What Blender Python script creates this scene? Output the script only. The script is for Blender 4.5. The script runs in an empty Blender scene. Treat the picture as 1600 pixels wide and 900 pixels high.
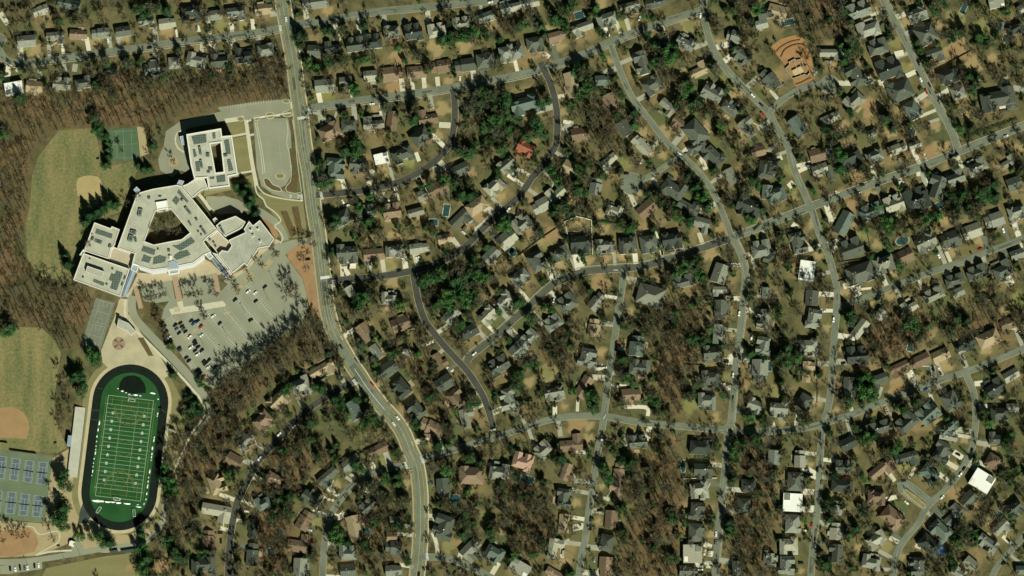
import bpy, math, random
import numpy as np
from mathutils import Vector, Matrix
from mathutils.geometry import tessellate_polygon
R = math.radians
S = 0.69                                   # metres per plan unit
DIST, TILT = 5000.0, R(7.0)
scene = bpy.context.scene
COL = scene.collection
SUN_E,SKY_E,EXPO=5.0,.05,.22
# ------------------------------------------------------------------ survey data (plan positions on a 1600 x 900 plan grid)
CROPS = dict(A=(0,0),B=(400,0),C=(800,0),D=(1200,0),E=(0,225),F=(400,225),G=(800,225),H=(1200,225),
             I=(0,450),J=(400,450),K=(800,450),L=(1200,450),M=(0,675),N=(400,675),O=(800,675),P=(1200,675))
# roads: name, words, orientation, width (plan units), surface, points
ROADS = [
 ('avenue','school avenue','ns',13,'old',[(437,-30),(441,0),(446,30),(452,62),(459,100),(464,140),(469,175),(475,225),(484,275),(490,325),(497,365),(503,415),(507,450),(512,487),(522,520),(535,545),(550,570),(561,586),(575,607),(597,635),(617,657),(630,677),(640,702),(650,725),(655,755),(657,787),(657,825),(655,862),(651,900),(649,930)]),
 ('street','top left street','ew',9.5,'old',[(-14,30),(-8,60),(0,80),(8,92),(25,98),(45,98),(100,90),(200,77),(275,66),(400,51),(446,41)]),
 ('street','top edge street','ew',11,'old',[(450,39),(500,34),(580,20),(650,13),(725,5),(775,0),(830,-8)]),
 ('street','long upper street','ew',10,'old',[(470,172),(485,169),(525,162),(575,155),(625,149),(675,142),(737,131),(800,119),(837,110),(900,89),(950,67),(1000,47),(1050,30),(1099,15)]),
 ('street','long winding east street','ns',9.5,'old',[(1100,-30),(1100,0),(1099,20),(1104,45),(1115,77),(1132,105),(1155,130),(1180,155),(1200,175),(1215,202),(1230,225),(1240,262),(1255,297),(1265,320),(1271,335),(1282,370),(1295,400),(1305,437),(1308,455),(1306,500),(1302,550),(1299,600),(1294,637),(1286,662),(1283,690),(1281,725),(1279,775),(1275,815),(1271,845),(1267,900),(1265,930)]),
 ('street','middle curving street','ew',10,'dk',[(730,565),(737,555),(775,525),(800,502),(825,480),(862,447),(887,434),(912,425),(950,421),(1000,417),(1050,404),(1100,387),(1144,372)]),
 ('street','long east diagonal street','ew',10,'old',[(1144,372),(1165,364),(1200,351),(1262,326),(1325,302),(1375,284),(1437,262),(1487,242),(1537,222),(1600,197),(1640,180)]),
 ('street','dark curving street','ns',10,'new',[(845,98),(853,115),(860,130),(867,155),(871,187),(869,225),(862,237),(850,257),(832,277),(815,302),(800,317),(762,350),(725,387),(687,410),(645,423),(600,431),(560,435),(520,439),(505,441)]),
 ('street','dark forked street','ns',10,'new',[(645,423),(648,440),(650,452),(655,475),(665,502),(687,532),(712,560),(730,580),(750,610),(762,637),(772,672)]),
 ('street','long lower street','ew',9.5,'old',[(650,719),(660,717),(712,702),(750,690),(800,675),(850,658),(887,651),(937,650),(955,652),(1000,660),(1075,667),(1140,672),(1200,674),(1262,668),(1300,657),(1325,650),(1375,630),(1425,610),(1475,592),(1525,575),(1600,545),(1640,530)]),
 ('street','straight middle street','ns',9.5,'old',[(975,421),(972,450),(966,487),(960,532),(952,580),(947,625),(943,655),(939,680),(932,717),(926,762),(920,800),(914,845),(908,872),(902,930)]),
 ('street','roundabout street','ns',9,'old',[(1144,372),(1152,385),(1160,405),(1164,430),(1163,450),(1160,487),(1154,537),(1149,575),(1144,637),(1140,672),(1136,690),(1132,737),(1127,787),(1122,837),(1117,900),(1115,930)]),
 ('street','north central street','ns',8.5,'old',[(952,66),(957,78),(965,100),(975,125),(990,155),(1017,190),(1042,222),(1070,247),(1095,272),(1115,302),(1130,335),(1144,372)]),
 ('street','round cul-de-sac','ew',8,'old',[(990,288),(1000,283),(1012,277),(1032,265),(1050,252),(1068,246)]),
 ('street','dark crescent street','ns',9.5,'new',[(707,139),(710,155),(711,175),(709,200),(702,225),(687,245),(662,265),(625,284),(587,294),(550,300),(507,304),(490,305)]),
 ('street','top right street','ns',9.5,'old',[(1366,-30),(1380,0),(1400,37),(1420,75),(1437,112),(1452,142),(1470,175),(1487,207),(1496,236)]),
 ('street','right edge street','ew',9,'old',[(1307,482),(1325,475),(1360,462),(1395,448),(1450,427),(1500,410),(1550,391),(1600,372),(1640,357)]),
 ('street','dark lower left street','ns',10,'new',[(560,590),(550,597),(507,622),(475,645),(442,679),(415,707),(400,727),(385,755),(370,787),(362,825),(358,862),(356,900),(355,930)]),
 ('street','bottom loop street','ns',9.5,'old',[(648,724),(632,727),(605,732),(575,742),(550,760),(532,780),(518,802),(510,830),(506,862),(504,900),(503,930)]),
 ('street','bottom middle street','ew',9.5,'old',[(656,870),(665,870),(700,872),(732,885),(757,897),(790,915)]),
 ('street','bottom right street','ns',9.5,'old',[(1508,582),(1514,595),(1521,612),(1525,645),(1523,675),(1517,705),(1500,737),(1475,767),(1450,790),(1435,817),(1412,845),(1400,870),(1396,900),(1394,930)]),
 ('street','right corner street','ew',8.5,'old',[(1545,912),(1558,885),(1575,865),(1600,837),(1630,800)]),
 ('street','upper dead end','ew',9,'old',[(1200,177),(1215,162),(1232,149),(1255,137),(1275,132),(1292,132)]),
 ('lane','loop lane','ew',9,'old',[(1450,795),(1436,786),(1422,776),(1408,764),(1406,756),(1412,753),(1420,757),(1434,768),(1448,779),(1458,788)]),
]
SIDEWALKS = [('avenue',-11.5,2.2,9.99),('avenue',11.5,2.2,9.99)]
# houses per sheet: x, y, ridge length, depth (quarter plan units), ridge angle, form, colour
HOUSES = dict(
A=[(165,255,105,70,5,'g','m'),(345,235,100,75,5,'l','m'),(490,215,100,60,-3,'g','b'),(630,205,105,60,5,'g','m'),(770,195,85,60,8,'g','d'),(915,140,90,70,10,'l','m'),(1045,145,95,65,8,'g','l'),(1190,75,115,100,5,'x','k'),(1335,95,95,60,10,'g','m'),(1475,85,105,85,8,'l','m'),(255,65,90,60,20,'g','l'),(430,25,130,60,-10,'g','s'),(85,550,105,75,10,'f','w'),(215,540,95,70,-5,'g','t'),(385,525,110,85,-5,'x','m'),(520,515,105,80,8,'x','d'),(690,440,80,60,5,'g','k'),(950,430,90,90,8,'g','m'),(1090,390,70,70,5,'h','m'),(1225,375,120,90,-10,'x','m'),(1370,380,105,90,5,'x','d'),(1525,350,110,100,8,'x','k')],
B=[(50,55,105,70,8,'g','t'),(370,15,150,70,8,'g','m'),(60,310,100,70,8,'h','m'),(370,320,90,80,0,'g','d'),(480,290,95,70,8,'l','k'),(620,280,110,100,8,'x','d'),(730,260,110,100,5,'x','k'),(850,200,100,80,8,'h','m'),(985,200,110,105,10,'x','k'),(1130,190,110,90,12,'x','l'),(1285,145,110,80,10,'x','m'),(1440,105,100,60,20,'g','m'),(1570,50,80,80,20,'g','m'),(430,535,115,80,5,'g','m'),(560,510,70,60,5,'g','m'),(715,475,75,70,5,'g','l'),(855,460,120,90,8,'g','b'),(1005,450,110,75,5,'g','b'),(1155,415,115,80,8,'g','b'),(1305,405,115,80,8,'g','d'),(1435,375,110,90,8,'h','d'),(1565,330,90,110,10,'x','m'),(460,820,130,90,25,'h','b'),(580,785,90,70,5,'h','d'),(735,765,120,75,5,'l','m'),(850,755,110,65,82,'g','b'),(1075,730,110,95,10,'l','b'),(1030,850,120,95,40,'h','d')],
C=[(20,40,60,45,15,'g','l'),(110,18,110,50,10,'g','l'),(30,325,90,80,20,'h','m'),(145,270,105,110,10,'x','d'),(285,225,105,60,15,'g','b'),(445,180,125,80,20,'l','l'),(595,115,130,90,18,'x','m'),(740,50,115,75,15,'l','m'),(905,15,130,60,12,'g','d'),(1385,225,75,80,-15,'g','m'),(815,390,150,90,-75,'x','d'),(930,280,110,60,10,'g','k'),(1085,270,120,90,-30,'x','m'),(1165,435,110,85,25,'l','t'),(880,530,110,105,30,'x','d'),(565,500,80,60,5,'g','s'),(375,530,150,78,-78,'g','t'),(620,645,115,78,-65,'g','b'),(85,650,185,120,15,'x','s'),(1440,345,120,90,-35,'x','d'),(1255,580,130,100,-30,'x','m'),(1365,670,105,85,-35,'x','d'),(970,670,100,80,-40,'l','m'),(1050,785,110,80,-40,'l','b'),(1150,825,150,115,-50,'h','d'),(1480,795,110,90,-50,'l','m'),(1590,490,90,80,-45,'l','d'),(705,800,90,70,-60,'g','d'),(790,890,70,60,-45,'g','l'),(425,840,100,85,10,'g','b'),(1580,85,80,60,15,'g','d'),(1560,150,70,50,15,'g','l')],
D=[(570,65,150,105,20,'x','m'),(630,180,140,105,20,'x','l'),(690,295,120,105,15,'x','d'),(760,430,150,140,22,'x','k'),(830,565,150,120,25,'h','d'),(905,685,110,90,-60,'h','s'),(935,85,120,90,20,'x','m'),(990,210,130,120,25,'h','d'),(1045,345,100,90,20,'l','d'),(1130,470,120,110,25,'x','k'),(1190,575,85,80,20,'h','m'),(1440,620,220,140,10,'x','d'),(400,340,140,70,0,'l','l'),(540,625,120,95,45,'x','m'),(550,465,140,105,-60,'x','d'),(25,510,90,85,-50,'g','d'),(390,740,110,55,25,'g','l'),(190,790,120,80,-55,'g','s'),(60,75,110,90,-15,'g','t'),(1430,15,90,60,10,'f','l'),(1550,180,110,80,30,'x','k'),(1590,60,50,60,30,'g','l'),(1455,165,50,40,80,'g','s'),(650,832,50,36,20,'g','s')],
F=[(495,150,130,110,85,'x','s'),(640,130,110,85,-5,'x','d'),(785,88,85,60,14,'f','w'),(915,65,130,95,20,'x','d'),(1265,165,120,70,25,'g','d'),(1135,280,110,80,30,'g','b'),(530,465,130,90,30,'h','d'),(690,420,120,80,5,'x','d'),(850,420,110,100,8,'x','b'),(1040,320,60,60,25,'g','m'),(1000,425,90,45,15,'g','m'),(1280,475,120,90,45,'l','d'),(1380,385,130,80,35,'h','t'),(1490,265,120,95,45,'x','l'),(1570,130,105,90,40,'x','m'),(570,685,130,120,3,'x','d'),(735,690,115,70,5,'g','b'),(865,665,110,80,0,'x','m'),(1020,650,110,60,8,'g','l'),(1180,590,80,55,15,'g','t'),(1570,595,110,95,40,'g','l'),(1470,695,100,70,45,'g','m')],
G=[(85,25,105,90,-25,'x','r'),(15,170,60,60,45,'g','l'),(365,153,92,88,-27,'g','t'),(610,115,110,75,40,'l','l'),(525,265,95,75,80,'g','m'),(180,385,100,80,30,'g','l'),(280,300,120,90,42,'l','l'),(65,500,120,105,40,'x','m'),(640,415,95,80,-25,'x','l'),(840,405,110,80,40,'g','b'),(1010,280,150,120,-35,'x','d'),(1110,385,130,80,-30,'l','d'),(1185,505,90,95,-15,'l','m'),(150,735,120,110,-60,'x','d'),(300,685,110,85,20,'x','d'),(430,620,125,125,5,'x','k'),(585,635,110,80,3,'x','m'),(725,625,110,115,3,'x','d'),(855,615,105,120,10,'x','d'),(1000,600,120,110,10,'x','k'),(50,830,115,100,38,'x','m'),(1370,202,95,65,-60,'g','m'),(1260,75,130,105,-45,'x','d'),(1160,20,120,70,25,'x','d'),(1480,390,150,125,-20,'x','k'),(1580,155,110,90,80,'x','d'),(1540,45,80,60,15,'g','b'),(820,20,110,60,-50,'g','l'),(1560,660,120,115,10,'x','m'),(1300,810,110,90,70,'g','m'),(1075,860,140,80,15,'x','d'),(1595,300,80,60,85,'g','s')],
H=[(15,140,120,80,80,'x','k'),(310,68,90,80,15,'g','b'),(55,310,110,100,20,'x','s'),(325,158,90,60,20,'g','l'),(390,180,90,40,-75,'g','d'),(515,90,150,110,25,'x','k'),(670,75,110,90,20,'x','m'),(810,30,110,60,20,'g','l'),(920,5,70,40,20,'g','l'),(1310,140,130,90,25,'x','m'),(1500,110,90,60,30,'l','m'),(1540,248,80,80,20,'g','d'),(650,420,150,90,20,'x','s'),(790,375,120,105,20,'x','l'),(935,345,150,140,22,'x','k'),(1060,270,145,110,70,'x','d'),(1175,210,110,90,20,'x','m'),(475,495,140,85,62,'g','s'),(525,655,140,125,20,'x','d'),(190,615,135,100,-78,'x','d'),(245,790,115,90,82,'f','w'),(580,805,170,115,20,'h','d'),(730,745,130,110,25,'x','m'),(850,705,110,85,25,'g','b'),(990,615,130,110,25,'x','m'),(1140,595,120,95,20,'g','d'),(1275,545,110,85,20,'g','l'),(1415,475,110,85,20,'g','m'),(1560,425,110,90,20,'x','m'),(1310,805,130,90,20,'x','d'),(1170,850,120,70,15,'x','d'),(1470,790,120,115,25,'x','d'),(1560,690,80,60,20,'g','m'),(20,695,90,85,80,'x','d')],
J=[(45,830,110,110,42,'x','b'),(140,700,130,100,45,'x','t'),(280,610,115,110,20,'x','l'),(420,515,160,85,30,'l','t'),(610,765,110,80,-60,'g','s'),(590,20,60,50,-60,'g','l'),(830,68,90,85,0,'x','l'),(680,280,110,80,-55,'g','b'),(905,225,105,85,20,'g','b'),(740,405,85,80,-55,'l','m'),(945,410,50,50,30,'f','l'),(820,508,110,80,35,'g','d'),(910,620,120,105,-50,'x','k'),(1000,760,115,100,-55,'x','d'),(1095,870,130,85,-25,'g','b'),(1150,450,90,70,-60,'l','b'),(1175,595,100,85,32,'g','d'),(1250,690,110,105,-50,'x','b'),(1320,815,110,90,-78,'l','m'),(1220,172,95,75,50,'g','m'),(1330,275,110,70,30,'g','k'),(1450,170,110,95,45,'x','l'),(1555,85,125,105,45,'x','l'),(1520,485,130,105,30,'x','d'),(1578,690,130,95,-72,'x','m')],
K=[(350,95,115,110,35,'x','d'),(530,85,110,70,50,'g','m'),(260,220,110,90,35,'x','m'),(870,45,170,125,-15,'h','m'),(515,248,100,75,85,'g','t'),(1305,135,110,80,87,'g','d'),(1290,288,110,60,85,'g','m'),(1255,410,110,105,5,'x','d'),(1245,565,110,105,5,'x','d'),(1220,708,110,105,0,'x','m'),(470,430,110,105,78,'x','m'),(780,362,115,90,82,'g','s'),(800,495,130,90,-5,'x','d'),(110,312,110,80,45,'x','m'),(40,385,100,85,45,'g','m'),(265,655,120,85,10,'x','m'),(450,618,130,68,60,'g','b'),(745,668,105,80,5,'g','b'),(1520,735,90,90,-20,'x','m'),(1550,518,130,100,87,'g','m'),(1580,192,120,90,85,'x','m'),(1575,362,115,90,80,'x','m'),(1590,30,60,50,85,'g','m'),(1300,20,80,60,0,'l','m'),(10,742,70,60,80,'g','m')],
L=[(275,62,85,78,85,'g','d'),(285,190,120,90,80,'x','m'),(255,365,110,105,0,'x','l'),(255,525,120,80,86,'l','t'),(70,755,110,95,-5,'x','m'),(230,712,95,85,60,'h','d'),(575,255,120,60,52,'g','l'),(560,425,130,120,5,'x','k'),(505,602,80,65,85,'g','d'),(515,668,60,50,5,'g','l'),(695,585,110,90,20,'l','d'),(830,505,120,80,25,'l','b'),(945,458,130,70,25,'g','b'),(1080,420,100,68,25,'g','t'),(1230,352,120,70,25,'g','k'),(1380,315,140,90,25,'h','t'),(885,115,90,72,30,'l','l'),(1040,42,130,80,25,'x','m'),(1190,27,70,50,25,'g','m'),(705,165,60,50,60,'g','l'),(870,845,140,105,42,'x','d'),(1005,785,130,115,42,'x','s'),(1145,705,110,95,-60,'h','d'),(1420,625,115,105,30,'x','k'),(1520,545,90,60,30,'g','l'),(1450,790,110,110,0,'x','d'),(1530,748,70,50,0,'g','m'),(1140,872,120,70,42,'x','s'),(1500,225,80,70,20,'g','b'),(700,872,170,75,18,'x','d')],
M=[(1460,180,92,85,-30,'g','b'),(1540,65,110,80,40,'l','m'),(1350,325,120,110,-70,'x','t'),(1350,505,170,105,-10,'l','l'),(1300,670,98,72,86,'g','b'),(1270,835,150,105,0,'x','d'),(1580,605,110,55,82,'g','k'),(1578,765,130,72,86,'g','d')],
N=[(110,295,100,90,-30,'x','b'),(45,445,90,90,30,'x','s'),(455,285,130,80,42,'l','d'),(590,192,120,62,38,'g','m'),(755,115,140,62,25,'g','b'),(345,415,120,105,-35,'x','d'),(305,553,110,80,60,'g','b'),(265,695,120,115,-8,'l','b'),(275,845,100,82,86,'g','m'),(615,605,150,80,-76,'g','t'),(700,465,105,75,40,'x','d'),(575,758,110,95,0,'x','m'),(575,868,85,80,5,'g','d'),(875,558,70,60,0,'g','m'),(860,722,90,80,0,'g','d'),(850,655,60,60,0,'g','b'),(860,868,90,70,5,'g','m'),(1170,350,110,80,-86,'g','d'),(1175,595,150,125,70,'x','d'),(1350,740,120,105,45,'l','m'),(1490,758,115,95,-30,'x','s'),(1520,248,120,100,-10,'x','m'),(1345,272,150,105,0,'h','b'),(1100,15,90,50,0,'g','b')],
O=[(65,185,120,105,-15,'x','p'),(195,112,110,90,42,'x','m'),(370,68,130,105,5,'l','b'),(350,253,100,80,70,'l','b'),(325,414,120,90,82,'x','d'),(325,574,110,62,85,'g','t'),(270,730,115,90,80,'l','l'),(670,254,112,68,85,'g','b'),(650,378,130,80,85,'l','b'),(620,548,104,74,86,'g','b'),(595,692,100,82,80,'h','d'),(585,842,110,80,85,'g','b'),(790,62,110,80,5,'x','d'),(1180,97,130,85,-5,'h','k'),(1195,238,110,105,0,'x','d'),(1170,358,110,105,5,'x','l'),(1155,493,105,95,85,'x','d'),(1150,628,110,90,88,'h','d'),(1130,760,110,105,0,'f','l'),(1105,872,110,72,0,'x','d'),(1405,857,90,60,86,'g','d'),(50,848,120,72,-30,'f','l'),(260,882,90,45,-30,'g','b'),(1450,460,90,80,85,'h','d'),(1595,780,70,40,85,'g','m'),(1480,335,85,80,0,'h','k')],
P=[(40,158,80,75,85,'g','m'),(200,168,96,66,88,'g','l'),(170,308,112,90,88,'h','d'),(155,440,110,105,-3,'f','w'),(155,572,110,90,88,'h','m'),(130,708,110,105,0,'x','l'),(115,830,110,98,88,'x','m'),(20,800,80,60,86,'x','m'),(500,73,92,72,25,'g','k'),(475,218,100,80,0,'x','d'),(465,335,130,80,-5,'h','k'),(430,622,96,85,85,'g','l'),(430,758,110,92,85,'x','d'),(715,240,150,88,40,'l','b'),(870,173,130,88,15,'l','d'),(1010,260,110,100,-38,'x','s'),(1090,125,125,110,60,'x','d'),(1130,25,110,60,-10,'x','m'),(1430,43,90,85,0,'x','d'),(1410,183,85,85,-30,'h','b'),(1340,305,125,105,-32,'f','w'),(1255,422,95,78,45,'g','d'),(1155,518,130,88,42,'l','d'),(680,408,105,95,0,'x','b'),(780,533,140,100,-40,'h','b'),(680,675,120,90,30,'x','l'),(645,815,110,90,-10,'x','m'),(1080,613,130,105,-45,'x','s'),(1010,703,130,90,-40,'h','k'),(940,838,112,90,-85,'x','d'),(1375,693,130,82,-38,'x','m'),(1465,603,100,80,45,'l','m'),(1540,483,105,95,40,'x','d'),(1270,822,80,60,-40,'g','m'),(1200,883,110,60,-30,'x','m'),(430,475,80,70,85,'g','m'),(1585,862,60,50,0,'g','s')],
)
# cars per sheet: x, y, heading, colour
CARS = dict(
A=[(935,300,7,'k'),(355,345,8,'k'),(435,338,8,'d'),(390,288,90,'w'),(1230,178,92,'d'),(1310,165,88,'k'),(1565,62,105,'k'),(1586,72,105,'d'),(676,255,100,'w')],
B=[(188,120,97,'w'),(388,116,8,'k'),(515,38,92,'k'),(725,650,9,'w'),(350,430,5,'k'),(520,560,88,'k'),(690,682,92,'k'),(745,545,5,'k'),(1275,490,92,'w'),(1465,15,12,'w')],
C=[(1375,355,25,'w'),(1505,597,-42,'w'),(1558,655,-42,'k'),(1565,713,-48,'r'),(843,592,80,'k'),(852,614,80,'k'),(600,218,82,'k'),(797,115,70,'w'),(335,857,88,'k'),(1178,97,82,'w')],
D=[(710,147,45,'k'),(738,132,45,'k'),(940,395,-64,'k'),(936,463,-64,'k'),(955,497,-64,'w'),(990,574,-64,'r'),(1010,532,-64,'k'),(1070,642,-62,'d'),(1025,480,10,'k'),(1000,776,20,'k'),(1488,851,21,'w'),(105,532,-45,'d'),(400,592,-30,'k')],
F=[(1562,250,-38,'d'),(1578,410,50,'w'),(1298,555,-42,'w'),(1318,580,-42,'k'),(580,768,80,'k'),(714,745,90,'k'),(698,745,90,'d'),(895,793,8,'k'),(803,246,14,'k'),(544,362,115,'w'),(570,385,20,'w'),(325,722,5,'k'),(1075,690,30,'k'),(1012,710,10,'w'),(1190,150,60,'w')],
G=[(1046,60,-42,'w'),(715,186,5,'k'),(940,680,95,'k'),(926,552,95,'d'),(28,455,30,'w'),(808,112,60,'w'),(1090,60,20,'d')],
H=[(570,307,20,'w'),(685,262,20,'k'),(590,258,20,'k'),(1145,80,24,'k'),(1176,68,24,'k'),(248,128,12,'k'),(276,121,12,'k'),(66,102,12,'k'),(1325,657,20,'r'),(1472,540,-70,'w'),(1068,700,-60,'w'),(1046,185,20,'w'),(20,18,20,'d'),(818,115,-60,'d')],
J=[(1365,412,40,'w'),(533,368,-56,'k'),(726,600,-48,'r'),(862,850,-52,'w'),(886,812,-50,'w'),(757,530,30,'k'),(240,866,38,'w'),(980,255,28,'w'),(626,455,-52,'d'),(1482,886,10,'w')],
K=[(1420,160,85,'w'),(1393,420,85,'k'),(1382,545,85,'w'),(1425,440,85,'d'),(1421,515,85,'k'),(1416,560,85,'k'),(1497,310,85,'w'),(1500,345,85,'d'),(250,730,86,'k'),(268,730,86,'k'),(413,697,88,'k'),(1340,458,5,'k'),(1343,474,5,'w'),(1320,600,3,'w'),(1352,604,3,'k'),(658,345,82,'r'),(650,382,82,'k'),(668,460,60,'w'),(657,604,3,'k'),(545,490,8,'k'),(578,499,8,'w'),(260,78,75,'w')],
L=[(410,198,86,'w'),(350,146,3,'w'),(986,636,22,'b'),(1070,508,-70,'w'),(1077,530,-70,'k'),(1034,502,-70,'k'),(896,522,-62,'w'),(1342,766,3,'k'),(1375,766,3,'k'),(682,662,-50,'k'),(536,686,-20,'w'),(472,472,20,'k'),(1568,280,25,'w'),(655,182,70,'k'),(1220,432,-70,'w')],
M=[(1540,496,-12,'w'),(1381,682,88,'k'),(1376,632,5,'k'),(1322,870,5,'d')],
N=[(145,15,48,'w'),(22,165,52,'w'),(434,436,70,'k'),(338,612,-30,'w'),(350,684,60,'r'),(1110,627,-72,'w'),(1347,760,-18,'w'),(1242,880,60,'k'),(1296,876,60,'d'),(560,520,60,'k'),(470,776,5,'k'),(326,856,85,'w'),(1018,892,85,'k')],
O=[(563,38,83,'w'),(493,545,82,'k'),(546,492,5,'k'),(532,402,88,'w'),(1276,638,85,'w'),(1273,690,85,'d'),(1178,862,10,'w'),(516,797,88,'w'),(320,742,70,'k'),(1180,875,10,'k')],
P=[(230,266,3,'k'),(266,269,3,'k'),(232,616,3,'w'),(236,668,3,'k'),(274,580,86,'r'),(297,712,86,'w'),(206,819,3,'k'),(866,442,-42,'w'),(851,346,-65,'d'),(848,306,10,'k'),(1187,141,-28,'k'),(1203,266,52,'w'),(1226,230,58,'k'),(1274,120,66,'k'),(336,316,86,'d'),(310,236,86,'k'),(1470,820,48,'k'),(1502,676,-45,'k'),(1045,536,-45,'k'),(1090,408,45,'w')],
)
LOTCARS = [(254,505,'k'),(257,510,'k'),(260,519,'k'),(264.5,527,'w'),(274,508.5,'k'),(276.5,514,'d'),(280,520.5,'k'),(282,505,'k'),(284.5,510,'k'),(287,514.5,'d'),(290,518.5,'k'),(299,501.5,'k'),(302.5,506,'b'),(309,502,'k'),(314,510.5,'r'),(343.5,505.5,'k'),(296.5,526.5,'w'),(315.5,524,'w'),(304,534,'k'),(305.5,538,'k'),(310,542.5,'k'),(305,548,'k'),(315.5,548,'k'),(298.5,543,'w'),(309,554,'w'),(280,544,'k'),(281.5,548,'d'),(291.5,559,'k'),(295.5,564,'k'),(318.5,565,'k'),(321,569,'k'),(326.5,563.5,'k'),(325.5,574,'w'),(336,574.5,'k'),(308.5,579,'k'),(312.5,583.5,'k'),(318.5,588.5,'r'),(388,455.5,'w'),(399,457.5,'w'),(414,448.5,'k'),(400,470.5,'k'),(367.5,469,'k'),(392,500.5,'k'),(333.5,494,'w'),(304.5,503.5,'k')]
SOUTHCARS = [(16,888.5,'k'),(24,889,'w'),(31.5,887.5,'k'),(38.5,887.5,'d'),(43,887,'w'),(54,884,'k'),(60.5,883,'w')]
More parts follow.
